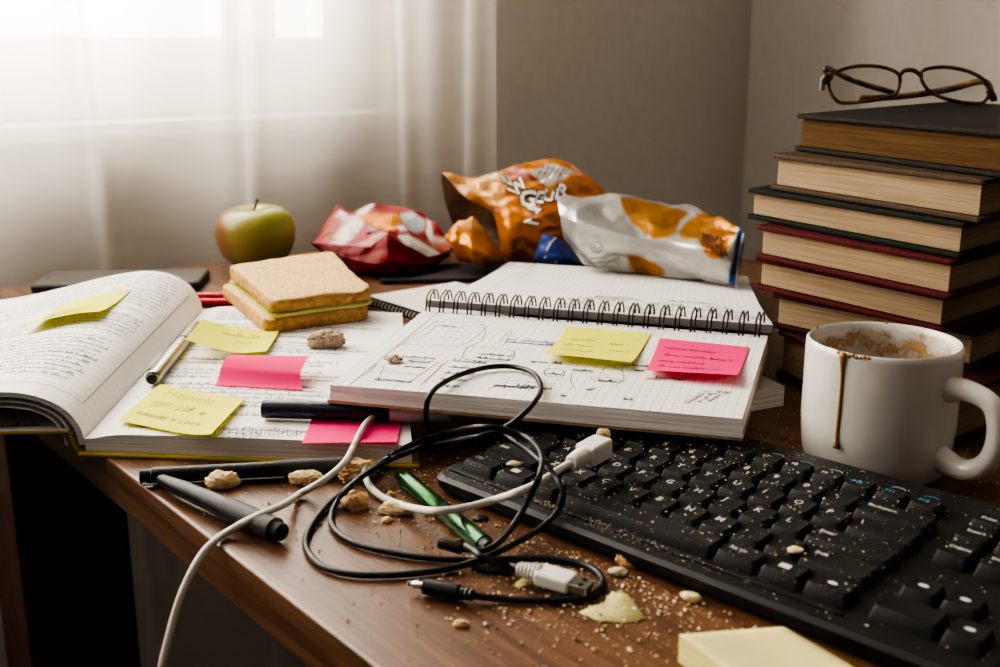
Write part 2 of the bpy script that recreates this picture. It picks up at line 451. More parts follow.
# ================================================================== SETTING
SIDE0 = P(215, 262, 0)                                   # a point on the desk's window-side edge
FRONT0 = P(220, 546, 0)                                  # a point on its front edge
OFFW = 0.17                                              # window wall stands this far beyond the edge
WB = SIDE0 - E1 * OFFW; WB.z = 0
def wall_t(px, off):                                     # run along the window wall (or curtain) seen at that column, near eye level
    b = SIDE0 - E1 * off; k = (px - 500) / FPX * CP
    return (k * b.y - b.x) / (E2.x - k * E2.y)
t_corner = wall_t(750, OFFW)
CORNER = WB + E2 * t_corner
CEIL = 1.75
def wall_box(name, a, b, z0, z1, nrm, th=.12, m='wall'):
    """wall slab whose room face runs a->b; nrm points out of the room"""
    mb = MB(); a = Vector(a); b = Vector(b)
    mb.prism([a, b, b + nrm * th, a + nrm * th], z0, z1)
    return obj(name, mb, M[m], origin=(a.x, a.y, z0))
t_w0, t_w1 = -1.9, wall_t(392, OFFW)
SILL, HEAD = .145, 1.45
mb = MB()
Wn = -E1
def wp(t, off=0.0): return WB + E2 * t + Wn * off
for (ta, tb, z0, z1) in ((-2.6, t_w0, -T, CEIL), (t_w1, t_corner + .12, -T, CEIL), (t_w0, t_w1, -T, SILL - .02), (t_w0, t_w1, HEAD, CEIL)):
    mb.prism([wp(ta), wp(tb), wp(tb, .14), wp(ta, .14)], z0, z1)
struct(obj('wall_back', mb, M['wall'], origin=(WB.x, WB.y, -T)))
struct(wall_box('wall_right', CORNER, CORNER + E1 * 3.2, -T, CEIL, E2))
mb = MB()
fl = [wp(-2.6), wp(t_corner), CORNER + E1 * 3.2, wp(-2.6) + E1 * 3.2]
mb.prism(fl, -T - .05, -T); struct(obj('floor', mb, M['floor'], origin=(0, 0, -T - .05)))
mb = MB(); mb.prism([wp(-2.6, .1), wp(t_corner + .1, .1), CORNER + E1 * 1.9 + E2 * .1, wp(-2.6) + E1 * 1.9], CEIL, CEIL + .05); struct(obj('ceiling', mb, M['ceiling'], origin=(0, 0, CEIL)))
mb = MB(); mb.prism([wp(-2.6), wp(t_corner), wp(t_corner) + E1 * .014, wp(-2.6) + E1 * .014], -T, -T + .08); struct(obj('baseboard_back', mb, M['window_white'], origin=(WB.x, WB.y, -T), bevel=.004))
# window: frame, two sashes, panes, sill
win = bpy.data.objects.new('window_1', None); COL.objects.link(win); wo = wp((t_w0 + t_w1) / 2); wo.z = SILL
win.location = wo + Vector((0, 0, T)); ORG['window_1'] = wo; struct(win)
def wbox(mb, ta, tb, z0, z1, o0, o1): mb.prism([wp(ta, o0), wp(tb, o0), wp(tb, o1), wp(ta, o1)], z0, z1)
fr = MB(); F = .045
wbox(fr, t_w0, t_w1, SILL, SILL + F, .04, .12); wbox(fr, t_w0, t_w1, HEAD - F, HEAD, .04, .12)
wbox(fr, t_w0, t_w0 + F, SILL, HEAD, .04, .12); wbox(fr, t_w1 - F, t_w1, SILL, HEAD, .04, .12)
obj('window_frame', fr, M['window_white'], win, bevel=.004)
tm0, tm1 = wall_t(226, OFFW + .07), wall_t(272, OFFW + .07)
edges = [(t_w0 + F, tm0 - 1.05), (tm0 - 1.05, (tm0 + tm1) / 2), ((tm0 + tm1) / 2, t_w1 - F)]
for (a, b) in edges:
    s = MB(); w = .045 if b - a > .3 else .03
    z0, z1 = SILL + F, HEAD - F
    wbox(s, a, b, z0, z0 + .05, .05, .10); wbox(s, a, b, z1 - .05, z1, .05, .10)
    wbox(s, a, a + w, z0, z1, .05, .10); wbox(s, b - w, b, z0, z1, .05, .10)
    so = obj('sash', s, M['window_white'], win, bevel=.003)
    ORG[so.name] = ORG['window_1']
    g = MB(); wbox(g, a + w, b - w, z0 + .05, z1 - .05, .073, .077)
    obj('pane', g, M['pane'], so)
sl = MB(); wbox(sl, t_w0 - .03, t_w1 + .03, SILL - .02, SILL, -.035, .14); obj('window_sill', sl, M['window_white'], win, bevel=.004)

# sheer curtain
OFFC = 0.085
t_c0, t_c1 = -1.5, wall_t(497, OFFC)
CB = SIDE0 - E1 * OFFC
tf = [wall_t(p, OFFC) for p in (75, 232, 385, 450)]
def cur(a, b):
    t = lerp(t_c0, t_c1, a); z = lerp(-T + .03, 1.55, b)
    o = .012 * math.sin(t * 19 + .8 * math.sin(t * 5)) + .006 * math.sin(t * 47 + z * .8)
    for k, tt in enumerate(tf):                      # the deeper folds
        d = (t - tt - .02 * (z - .2) * (1 if k % 2 else -1)) / (.014 if k < 3 else .02)
        o += .016 * math.exp(-d * d) - .010 * math.exp(-((d - 1.8) ** 2))
    o += .004 * noise.noise(Vector((t * 9, z * 2.5, 0))) * (1.5 - min(1, max(0, z)))
    return CB + E2 * t + E1 * o + Vector((0, 0, z - CB.z))
mb = MB(); mb.grid(cur, 420, 40)
tag(obj('sheer_curtain', mb, M['curtain'], smooth=180, origin=(CB.x, CB.y, -T + .03)), 'sheer off-white curtain hanging in soft folds before the bright window', 'curtain')

# ================================================================== DESK
e1o = E1.copy()
sdist = (SIDE0 - FRONT0).dot(-E1)
CNR = FRONT0 - E1 * sdist                              # front corner by the window
DD = 0.77; DL = 1.5; TH = .026
desk = thing('desk', (CNR.x, CNR.y, -T), 'reddish brown wooden desk strewn with study clutter and crumbs', 'desk')
mb = MB(); mb.prism([CNR, CNR + E1 * DL, CNR + E1 * DL + E2 * DD, CNR + E2 * DD], -TH, 0)
obj('tabletop', mb, M['wood'], desk, bevel=.0015)
# front leg by the window is a wide dark panel post
def col_on(px, base, dirv, z=-.15):
    k = (px - 500) / FPX
    # depth = y*CP - (z-H)*SP
    a = base.x - k * (base.y * CP - (z - H) * SP); b = dirv.x - k * dirv.y * CP
    return -a / b
q0 = CNR + E2 * .03
s0 = col_on(12, q0, E1)
c0 = q0 + E1 * s0
w0 = col_on(124, c0, E2)
s0 = max(s0, .095)
leg = MB(); leg.prism([c0, c0 + E2 * w0, c0 + E2 * w0 - E1 * .09, c0 - E1 * .09], -T, -TH)
obj('leg', leg, M['wood_dark'], desk, bevel=.002)
for (a, b) in ((.05, DD - .12), (DL - .12, .03), (DL - .12, DD - .12)):
    g = MB(); c = CNR + E1 * a + E2 * b; g.prism([c, c + E1 * .07, c + E1 * .07 + E2 * .07, c + E2 * .07], -T, -TH)
    obj('leg', g, M['wood_dark'], desk, bevel=.002)
ap = MB(); c = CNR + E2 * (DD - .04) + E1 * .12; ap.prism([c, c + E1 * (DL - .24), c + E1 * (DL - .24) + E2 * .02, c + E2 * .02], -.10, -TH); obj('apron', ap, M['wood_dark'], desk)

# ================================================================== OPEN BOOK
ZP = .0125
G0 = P(84, 434, ZP); G1 = P(203, 306, ZP); R0 = P(412, 446, ZP); R1 = P(402, 313, ZP)
gv = (G1 - G0); BH = gv.length; gv.normalize()
gu = Vector((gv.y, -gv.x, 0)); BW = ((R0 - G0).length + (R1 - G1).length) / 2
bookroot = thing('open_book', (G0.x + .05, G0.y + .15, 0), 'thick open book with yellow covers, left pages arched up, covered in handwriting', 'book')
def bk(u, v, z=0.0):
    if u < 0: q = G0 + gu * u + gv * v
    else: q = (G0 + (R0 - G0) * (u / BW)).lerp(G1 + (R1 - G1) * (u / BW), v / BH)
    return Vector((q.x, q.y, z))
def buv(p):                                              # page coordinates of a point
    a, b = .5, .5
    for _ in range(20):
        q = bk(a * BW, b * BH); da = (bk(a * BW + .001, b * BH) - q) * (BW / .001); db = (bk(a * BW, b * BH + .001) - q) * (BH / .001)
        e = Vector((p[0], p[1], 0)) - q; det = da.x * db.y - da.y * db.x
        a += (e.x * db.y - e.y * db.x) / det; b += (da.x * e.y - da.y * e.x) / det
        a = max(.001, a)
    return a * BW, b * BH
def right_z(u): return ZP - .003 * math.exp(-(u / .012) ** 2) + .0012 * math.sin(min(1, max(0, u) / BW) * math.pi)
def right_zf(x, y): return right_z((Vector((x, y, 0)) - Vector((G0.x, G0.y, 0))).dot(gu))
# covers
mb = MB(); mb.prism([bk(-.004, -.003), bk(BW + .004, -.003), bk(BW + .004, BH + .003), bk(-.004, BH + .003)], 0, .0022); obj('cover', mb, M['cover_yellow'], bookroot, bevel=.0007)
LZ = .0150
mb = MB(); mb.prism([bk(-.0075, -.0015), bk(-.0075, BH + .003), bk(-.215, BH + .003), bk(-.215, -.0015)], LZ - .0018, LZ); obj('cover', mb, [M['cover_yellow']], bookroot, bevel=.0007)
sp = MB(); sp.grid(lambda a, b: bk(-.002 - .006 * a - .0015 * math.sin(a * math.pi), lerp(-.002, BH + .003, b), .0012 + (LZ - .0024) * a * a * (3 - 2 * a) - .0012 * math.sin(a * math.pi)), 10, 2)
obj('spine', sp, M['cover_yellow'], bookroot, solid=.0018, smooth=180)
# right page block
rb = MB()
rb.grid(lambda a, b: bk(BW * a, BH * b, right_z(BW * a)), 40, 2, 0, uvf=lambda a, b: (BW * a, BH * b))
rb.grid(lambda a, b: bk(BW * a, 0, lerp(.0022, right_z(BW * a), b)), 40, 1, 2)
rb.grid(lambda a, b: bk(BW * a, BH, lerp(.0022, right_z(BW * a), b)), 40, 1, 2, flip=True)
rb.grid(lambda a, b: bk(BW, BH * a, lerp(.0022, right_z(BW), b)), 2, 1, 2)
rmap = lambda u, v: bk(u, v, right_z(u) + .00012)
r1 = random.Random(3)
v = BH - .022
while v > .012:                                          # lines of writing
    u = .018 + r1.uniform(0, .004); end = BW - r1.uniform(.012, .06)
    if r1.random() < .7: write(rb, scribble(end - u, .0019, r1), u, v, rmap, .00034, 3 if r1.random() < .65 else 1)
    v -= .0085
for (px, py, w) in ((232, 437, .016), (266, 434, .02)):  # crossed-out word balloons at the front edge
    cu, cv = buv(P(px, py, ZP))
    rb.ribbon(ell(cu, cv, w, .0075, 26, jit=.08, r=r1), .0004, rmap, 1)
    for k in range(7):
        x = cu - w * .8 + k * w * .25; rb.ribbon([(x, cv - .004), (x + .003, cv + .005), (x + .0035, cv - .005)], .00035, rmap, 1)
    rb.ribbon(ell(cu + w * .1, cv, w * .4, .004, 12, r=r1), .0004, rmap, 1)
q = buv(P(350, 400, ZP))
for k in range(3): rb.ribbon(rough_line((q[0] - .03, q[1] + .006 * k), (q[0] + .02, q[1] + .006 * k), r=r1), .0004, rmap, 3)
obj('right_pages', rb, [M['page_ruled_right'], M['ink'], M['edge_white'], M['ink_soft']], bookroot, smooth=35)
# left pages: an arch of loose leaves
prof = [(.0, .0050), (.0008, .0120), (.0028, .0195), (.009, .0300), (.020, .0380), (.034, .0425), (.052, .0430), (.080, .0385), (.115, .0300), (.155, .0215), (.205, .0160)]
cp = cat([(s, z, 0) for s, z in prof], 10)
arc = [0.0]
for a, b in zip(cp[:-1], cp[1:]): arc.append(arc[-1] + (b - a).length)
def arch(f, drop=0.0, shrink=1.0):                       # f 0..1 along the arc -> (s, z)
    x = f * arc[-1]
    for i in range(len(arc) - 1):
        if x <= arc[i + 1] or i == len(arc) - 2:
            t = (x - arc[i]) / (arc[i + 1] - arc[i]); p = cp[i].lerp(cp[i + 1], t)
            t2 = (cp[i + 1] - cp[i]).normalized(); nrm = Vector((-t2.y, t2.x, 0))
            z = p.y; s = p.x
            return s + nrm.x * -drop, z - abs(nrm.y) * drop
def lp(f, v, drop=0.0, lift=0.0):
    s, z = arch(f, drop)
    k = 1 - .16 * (1 - v / BH)                           # the near end sits a little lower
    z = ZP - .001 + (z - ZP + .001) * k
    return bk(-s, v, max(z + lift, LZ + .0004 if s > .012 else .004))
def left_zf(x, y):
    d = Vector((x, y, 0)) - Vector((G0.x, G0.y, 0)); s, v_ = -d.dot(gu), d.dot(gv)
    if s < 0 or v_ < -.001 or v_ > BH: return right_zf(x, y) if s <= 0 else 0.0
    z = None
    for i in range(len(cp) - 1):
        if cp[i].x <= s <= cp[i + 1].x:
            z = lerp(cp[i].y, cp[i + 1].y, (s - cp[i].x) / max(1e-6, cp[i + 1].x - cp[i].x)); break
    if z is None: return 0.0
    k = 1 - .16 * (1 - v_ / BH)
    return ZP - .001 + (z - ZP + .001) * k
LW = arc[-1]
lf = MB()
lf.grid(lambda a, b: lp(a, BH * b), 70, 12, 0, uvf=lambda a, b: (LW * a, BH * b), flip=True)
lf.grid(lambda a, b: lp(a, BH * b, .0035), 70, 12, 2)
lf.grid(lambda a, b: lp(a, 0, .0035 * (1 - b)), 70, 1, 2, flip=True)
lf.grid(lambda a, b: lp(a, BH, .0035 * (1 - b)), 70, 1, 2)
lf.grid(lambda a, b: lp(1, BH * a, .0035 * (1 - b)), 6, 1, 2)
lmap = lambda u, v: lp(min(max(u / LW, 0), 1), v, 0, .00025)
r1 = random.Random(5)
for k in range(33):
    v = BH - .014 - k * .0085
    if v < .012: break
    if k in (12, 13, 14, 21): continue
    a, b = .032, r1.uniform(.12, LW - .02)
    if k > 21: a, b = .036 + .002 * (k % 3), .125 + .01 * (k % 4)
    for st in scribble(b - a, .0021, r1): lf.ribbon([(b - x, v + y * 1.25) for x, y in st], .00034, lmap, 1 if k % 3 == 0 else 3)
lf.ribbon(rough_line((.022, .02), (.022, BH - .02), 30, .0001), .0005, lmap, 3)
lf.ribbon(rough_line((.022, .02), (.10, .02), 20, .0001), .0005, lmap, 3)
lf.ribbon(rough_line((.03, BH - .122), (.14, BH - .118), 30, .0001), .0007, lmap, 3)
obj('left_pages', lf, [M['page_ruled'], M['ink'], M['edge_white'], M['ink_soft']], bookroot, smooth=50)
# loose leaves under the arch and the endpaper on the cover
for dz, w in ((.0065, .0012), (.0105, .0010)):
    g = MB(); top = lambda a, b, d=dz: lp(a, BH * b + .001, d)
    g.grid(top, 60, 4, 0, flip=True); g.grid(lambda a, b, d=dz, w=w: lp(a, BH * b + .001, d + w), 60, 4, 0)
    g.grid(lambda a, b, d=dz, w=w: lp(a, .001, d + w * (1 - b)), 60, 1, 0, flip=True)
    obj('loose_leaf', g, M['leaf'], bookroot, smooth=50)
g = MB(); g.prism([bk(-.009, -.001), bk(-.009, BH - .001), bk(-.21, BH - .001), bk(-.21, -.001)], LZ + .0001, LZ + .0004)
write(g, scribble(.035, .002, r1), -.062, .006, lambda u, v: bk(u, v, LZ + .0006), .0004, 1)
obj('endpaper', g, [M['page_plain'], M['ink']], bookroot)

# ================================================================== SPIRAL NOTEBOOK
ZN0, ZN1 = .0265, .0375
nA, nB = P(425, 309.5, ZN1), P(768, 336, ZN1)
fA, fB = P(427, 300, .0438), P(773, 325, .0438)      # near edge of the pages folded over to the back              # spiral side
nC, nD = P(330, 383, ZN1), P(742, 419, ZN1)              # free side
NW, NH = (nB - nA).length, ((nA - nC).length + (nB - nD).length) / 2
def nb(a, b, z): 
    p = nC.lerp(nD, a).lerp(nA.lerp(nB, a), b); return Vector((p.x, p.y, z))
def nz(a, b): return ZN1 + .0022 * math.exp(-a * 7) * (1 - b) * 0 - .0012 * (1 - a) ** 3 * (1 - b)
note = thing('spiral_notebook', (nC.x + .1, nC.y + .1, ZN0), 'open spiral notebook with squared pages full of sketches, lying over the keyboard', 'notebook')
npg = MB()
npg.grid(lambda a, b: nb(a, b, nz(a, b)), 24, 16, 0, uvf=lambda a, b: (NW * a, NH * b))
def side(mb, A, B, z0f, z1f, mi, n=24, flip=False, uvs=True):
    mb.grid(lambda a, b: (lambda q: Vector((q[0], q[1], lerp(z0f, z1f(q), b))))(A.lerp(B, a)), n, 1, mi, flip=flip)
npg.grid(lambda a, b: nb(a, 0, lerp(ZN0 + .0012, nz(a, 0), b)) + Vector((.0008, -.0016, 0)) * (1 - b), 40, 6, 2)
npg.grid(lambda a, b: nb(1, a, lerp(ZN0 + .0012, nz(1, a), b)), 20, 1, 2)
npg.grid(lambda a, b: nb(0, a, lerp(ZN0 + .0012, nz(0, a), b)), 20, 1, 2, flip=True)
npg.grid(lambda a, b: nb(a, 1, lerp(ZN0 + .0012, nz(a, 1), b)), 20, 1, 2, flip=True)
nmap = lambda u, v: nb(u / NW, v / NH, nz(u / NW, v / NH) + .00022)
r1 = random.Random(11)
def nuv(px, py):
    p = P(px, py, ZN1)                                   # invert the page patch
    a, b = .5, .5
    for _ in range(30):
        q = nb(a, b, ZN1); da = (nb(a + .01, b, ZN1) - q) / .01; db = (nb(a, b + .01, ZN1) - q) / .01
        e = p - q; det = da.x * db.y - da.y * db.x
        a += (e.x * db.y - e.y * db.x) / det; b += (da.x * e.y - da.y * e.x) / det
    return a * NW, b * NH
def mixed_(q):
    a = cat([(x, y, 0) for x, y in q], 4); b = []
    for i in range(len(q) - 1):
        for k in range(4): b.append(Vector((lerp(q[i][0], q[i + 1][0], k / 4), lerp(q[i][1], q[i + 1][1], k / 4), 0)))
    b.append(Vector((*q[-1], 0))); return [x.lerp(y, .4) for x, y in zip(a, b)]
def npoly(pts, w=.00055, mi=1):
    uvp = [nuv(*p) for p in pts]; out = []
    if len(uvp) > 4: uvp = [(p.x, p.y) for p in mixed_(uvp)]
    for a, b in zip(uvp[:-1], uvp[1:]): out += rough_line(a, b, 4, .0003, r1)
    npg.ribbon(out, w * .85, nmap, mi)
def nscr(px, py, length, h=.0022, mi=1, ang=0, w=.0004):
    u, v = nuv(px, py); write(npg, scribble(length, h, r1), u, v, nmap, w, mi, ang, 1.0 if ang else 1.7)
npoly([(402, 343), (430, 325), (442, 322), (478, 323), (484, 330), (462, 345), (436, 345), (402, 344)], mi=3)
npoly([(430, 322), (470, 318), (486, 326), (482, 340), (466, 348)], mi=3)
npoly([(442, 331), (462, 332)], mi=3); npoly([(440, 337), (464, 339)], mi=3); npoly([(412, 341), (428, 333), (436, 325), (446, 327)], mi=3)
npoly([(396, 346), (412, 341)], mi=3); nscr(440, 326, .016, .0016, 3)
npoly([(500, 342), (508, 331), (512, 331), (503, 346)], mi=3); nscr(505, 340, .05, .0024, 4); nscr(505, 342, .05, .0014, 4)
npoly([(505, 342), (560, 347)], mi=4)
npoly([(462, 357), (470, 346), (510, 350), (515, 354), (508, 361), (470, 360), (462, 357)]); nscr(478, 354, .022, .0016); nscr(476, 358, .022, .0015)
npoly([(368, 372), (376, 364), (384, 366), (380, 373)]); npoly([(384, 370), (420, 374)]); npoly([(362, 374), (368, 372)])
npoly([(374, 376), (410, 381), (438, 362), (402, 357)]); nscr(374, 379, .024, .0018); nscr(402, 356, .022, .0014); nscr(408, 361, .014, .0014); nscr(404, 366, .014, .0012)
npoly([(420, 385), (444, 362)], mi=5); npoly([(424, 382), (448, 360)], mi=5)
for k in range(5): nscr(452 - k * 4, 361 + k * 6, .022 - .002 * k, .0019)
npoly([(488, 389), (510, 380), (545, 383), (520, 389)], mi=3); nscr(494, 386, .024, .0024, 1, 0, .0007); nscr(520, 387, .02, .0022)
nscr(530, 362, .02, .002); npoly([(544, 371), (552, 368), (564, 371), (562, 377), (546, 376), (544, 371)]); nscr(546, 374, .009, .0016)
npoly([(572, 371), (594, 373)]); nscr(572, 370, .014, .0013)
u, v = nuv(606, 380); npg.ribbon(ell(u, v, .0095, .0042, r=r1), .0005, nmap, 1); nscr(598, 381, .011, .0014)
npoly([(572, 374), (570, 382), (576, 389)], .0005); npoly([(608, 366), (622, 370), (624, 380), (616, 386)], .0005); npoly([(605, 368), (600, 374), (612, 376)], .0004)
nscr(592, 391, .006, .0026, 1, 1.3); nscr(634, 371, .006, .0015); nscr(645, 379, .01, .0016, 3); nscr(623, 400, .006, .0018, 3); nscr(676, 380, .004, .0016)
for k in range(3): nscr(688 + 11 * k, 404 - k * 1, .028 - k * .006, .0019, 1, 1.25, .00032)
nscr(716, 393, .007, .003); nscr(560, 396, .004, .001)
npoly([(650, 364), (690, 368)], .0003, 3)
nscr(620, 365, .02, .0018); nscr(655, 378, .012, .0015, 3)
npg.ribbon(rough_line((.012, .002), (.012, NH - .004), 12, .0001), .0006, nmap, 5)
obj('page_block', npg, [M['page_grid'], M['ink'], M['edge_note'], M['ink_soft'], M['ink_blue'], M['ink_red']], note, smooth=40)
bc = MB(); bc.prism([nb(-.006, -.010, 0), nb(1.004, -.010, 0), nb(1.004, 1.03, 0), nb(-.006, 1.03, 0)], ZN0 - .0006, ZN0 + .0012); obj('back_cover', bc, M['kraft'], note)
# the pages folded over to the back: a slab falling away behind the wire
bdir = (P(509, 262, .012) - fA); bdir.z = 0; FB = bdir.length; bdir = bdir.normalized()
def fz(b): return lerp(.0438, .0120, b) - .004 * math.sin(b * math.pi)
def fp(a, b, dz=0.0):
    p = fA.lerp(fB, a) + bdir * FB * b - (fB - fA) * (.04 * a * b); return Vector((p.x, p.y, fz(b) + dz))
fpg = MB(); FT = .0056
fpg.grid(lambda a, b: fp(a, b), 24, 16, 0, uvf=lambda a, b: (NW * a, FB * b))
fpg.grid(lambda a, b: fp(a, b, -FT), 24, 16, 2, flip=True)
fpg.grid(lambda a, b: fp(a, 0, -FT * (1 - b)), 24, 1, 5); fpg.grid(lambda a, b: fp(a, 1, -FT * (1 - b)), 24, 1, 2, flip=True)
fpg.grid(lambda a, b: fp(1, a, -FT * (1 - b)), 16, 1, 2); fpg.grid(lambda a, b: fp(0, a, -FT * (1 - b)), 16, 1, 2, flip=True)
fmap = lambda u, v: fp(u / NW, v / FB, .00025)
fpg.ribbon([(.030, .0), (.030, FB)], .0008, fmap, 4)
for k in range(9):
    for u0 in ((.10, .155, .205) if k < 7 else (.12, .18)):
        if r1.random() < .75: write(fpg, scribble(r1.uniform(.02, .042), .0024, r1), u0 + r1.uniform(-.01, .01), .018 + k * .0125, fmap, .00055, 1 if r1.random() < .6 else 3)
obj('folded_pages', fpg, [M['page_grid'], M['ink'], M['edge_note'], M['ink_soft'], M['ink_red'], M['shaded_edge']], note, smooth=40)
wb = MB(); nl = 23
for i in range(nl):
    a = (i + .35) / nl
    for off in (-.0014, .0014):
        c = nb(a, 1, ZN1); dr = (nB - nA).normalized()
        y0 = nb(a, .975, ZN1) + dr * off; y1 = fp(a, .035) + dr * (off + .0008)
        mid = (y0 + y1) / 2
        pts = [y0 + Vector((0, 0, -.0025)), y0 + Vector((0, -.0006, .003)), y0.lerp(Vector((mid.x, mid.y, y0.z)), .3) + Vector((0, 0, .0105)), Vector((mid.x, mid.y, y0.z + .0130)), Vector((lerp(mid.x, y1.x, .6), lerp(mid.y, y1.y, .6), y0.z + .0130)), y1 + Vector((0, .0008, .0025)), y1 + Vector((0, 0, -.002))]
        wb.tube(cat(pts, 4), .00062, 6)
obj('wire_binding', wb, M['steel_dark'], note, smooth=180)

# note pad under the notebook's right corner
q = P(785, 386, .0135)
dA = (P(756, 391, .0135) - q).normalized(); dB = Vector((-.35, .94, 0)).normalized(); dA.z = 0
mb = MB(); mb.prism([q, q + dB * .10, q + dB * .10 + dA * .12, q + dA * .12], 0, .0135, 0, 1)
obj_pad = tag(obj('note_pad', mb, [M['page_plain'], M['edge_white']], bevel=.0005), 'thick white pad peeking out under the right side of the spiral notebook', 'notepad')
# second notebook behind the sandwich
q = P(410, 311, .008); d1 = (P(372, 299, .008) - q); d1.z = 0; d1.normalize(); d2 = Vector((-d1.y, d1.x, 0)); d2 = d2 if d2.y > 0 else -d2
t = thing('closed_notebook', (q.x, q.y, 0), 'white topped notebook with a worn wire edge behind the sandwich', 'notebook')
o_ = q + d1 * .075 ; ww = .26
def q4(a0, a1, b0, b1): return [o_ - d1 * a0 + d2 * b0, o_ - d1 * a1 + d2 * b0, o_ - d1 * a1 + d2 * b1, o_ - d1 * a0 + d2 * b1]
mb = MB(); mb.prism(q4(0, ww * .55, 0, .105), .0012, .0078, 0, 1); obj('page_block', mb, [M['page_plain'], M['edge_white']], t, bevel=.0004)
mb = MB(); mb.prism(q4(-.002, ww * .56, -.004, .107), 0, .0012); obj('back_cover', mb, M['kraft'], t)
mb = MB()
for i in range(26):
    c = o_ - d1 * (.003 + i * .0053); c.z = 0
    mb.tube(cat([c + d2 * .003 + Vector((0, 0, .0082)), c - d2 * .002 + Vector((0, 0, .0088)), c - d2 * .0045 + Vector((0, 0, .005)), c - d2 * .002 + Vector((0, 0, .0016))], 3), .0009, 6)
obj('wire_binding', mb, M['steel_dark'], t, smooth=180)
# dark tablet beyond it
c = P(470, 279, .004); a1 = rot2(math.radians(8)); a2 = rot2(math.radians(98))
t = thing('black_folder', (c.x, c.y + .03, 0), 'flat black folder lying under the red snack bag', 'folder')
mb = MB(); mb.prism(rrect(Vector((c.x - .02, c.y + .04, 0)), a1, a2, .15, .08, .006), 0, .0025); obj('cover', mb, M['pen_black'], t, bevel=.0004)
mb = MB(); mb.prism(rrect(Vector((c.x - .02, c.y + .04, 0)), a1, a2, .147, .077, .005), .0026, .0042); obj('cover', mb, M['rubber_grey'], t, bevel=.0004)

# ================================================================== STACK OF BOOKS
BK = [  # name label, covers, edges, L pixel, R pixel, z0, z1, third direction, length
    ('bottom dark maroon book of the stack, half hidden behind the mug', 'cov_maroon', 'edge_cream', (781, 331), (950, 398), 0.0, .0335, 40, .25),
    ('dark maroon book second from the bottom of the stack', 'cov_maroon', 'edge_cream', (775, 294), (977, 332), .0335, .0590, 43, .25),
    ('red cloth book third from the bottom of the stack', 'cov_red', 'edge_cream', (758, 258), (947, 296), .0590, .0822, 42, .25),
    ('red cloth book fourth from the bottom, under the black-green one', 'cov_red', 'edge_cream', (759.5, 226), (955, 261), .0822, .1060, 43, .25),
    ('blackish green hardback in the stack, jutting out furthest left', 'cov_green', 'edge_cream', (751, 189.5), (966, 223), .1060, .1280, 44, .25),
    ('brown cloth hardback second from the top of the stack', 'cov_brown', 'edge_cream', (775, 154.7), (986, 179.5), .1280, .1535, 42, .25),
    ('black hardback with tan page edges topping the stack under the glasses', 'cov_black', 'edge_tan', (800, 115), (1022, 133), .1535, .1800, 46, .27)]
TOPZ = .18
for (lab, cv, ed, lp_, rp_, z0, z1, ang, ln) in BK:
    Lc, Rc = P(lp_[0] - 4, lp_[1] - 1.5, z1), P(*rp_, z1); Lc.z = Rc.z = 0
    d3 = rot2(math.radians(ang)) * ln
    fdir = (Rc - Lc).normalized(); sdir = rot2(math.radians(ang))
    ct = .0032
    t = thing('hardcover_book', ((Lc.x + Rc.x) / 2 + d3.x / 2, (Lc.y + Rc.y) / 2 + d3.y / 2, z0), lab, 'book', 'hardbacks stacked beside the mug')
    quad = lambda i0, i1, j0, j1: [Lc + fdir * i0 + sdir * j0, Rc - fdir * i1 + sdir * j0, Rc - fdir * i1 + d3 - sdir * j1, Lc + fdir * i0 + d3 - sdir * j1]
    def rc(poly, r=.003):                                # round the corners a little
        out = []
        for i, p in enumerate(poly):
            a, b = poly[i - 1], poly[(i + 1) % 4]
            out += [p + (a - p).normalized() * r, p + ((a - p).normalized() + (b - p).normalized()) * r * .3, p + (b - p).normalized() * r]
        return out
    za, zb = z0 + .0002, z1 - .0002
    mb = MB(); mb.prism(rc(quad(0, 0, 0, .0)), zb - ct, zb); obj('front_cover', mb, M[cv], t, bevel=.0009)
    mb = MB(); mb.prism(rc(quad(0, 0, 0, .0)), za, za + ct); obj('back_cover', mb, M[cv], t, bevel=.0009)
    mb = MB(); mb.prism(quad(.0045, .0045, .0045, .006), za + ct + .0001, zb - ct - .0001); obj('page_block', mb, M[ed], t, bevel=.0006)
    mb = MB(); A_, B_ = Lc + d3, Rc + d3
    mb.grid(lambda a, b: (lambda q: Vector((q.x, q.y, lerp(za, zb, a))))(A_.lerp(B_, b) + sdir * (.004 * math.sin(a * math.pi) - .001)), 10, 1)
    obj('spine', mb, M[cv], t, solid=.0018, smooth=180)

# ================================================================== GLASSES on the top book
gz = TOPZ + .0003
gl = P(845, 104, gz); GY = .935
def GP(px, py):                                          # front plane, upright and leaning back a touch
    d = ray(px, py); base = P(850, 105, gz)
    nrm = Vector((-.02, -1, -.06)).normalized(); o = Vector((0, 0, H)); t_ = (base - o).dot(nrm) / d.dot(nrm)
    p = o + d * t_; return p
LO = [(830, 78), (838, 71), (856, 66.2), (876, 66.2), (892, 70), (899.5, 76), (899, 86), (894, 95), (876, 100), (844, 103), (834, 98), (829, 88)]
RO = [(921, 73), (929, 68.5), (948, 67.2), (970, 72), (985, 81), (989, 91), (985, 101), (976, 103.5), (952, 100.5), (932, 93), (923, 83)]
c3 = GP(905, 85)
gls = thing('eyeglasses', (c3.x, c3.y, gz), 'tortoiseshell framed reading glasses on top of the book stack', 'glasses')
fm = MB()
for oc in (LO, RO):
    loop = cat([GP(*p) for p in oc], 5, True); loop += [loop[0], loop[1]]
    fm.tube(loop, .0015, 8, caps=False)
fm.tube(cat([GP(899, 77), GP(903, 71.5), GP(909, 70), GP(916, 71.5), GP(922, 77)], 4), .0018, 8)
for a, b, c in (((831, 80), (826, 76), (824, 84)), ((988, 90), (993, 96), (994, 101))):
    fm.tube(cat([GP(*a), GP(*b), GP(*c)], 4), .0026, 8)
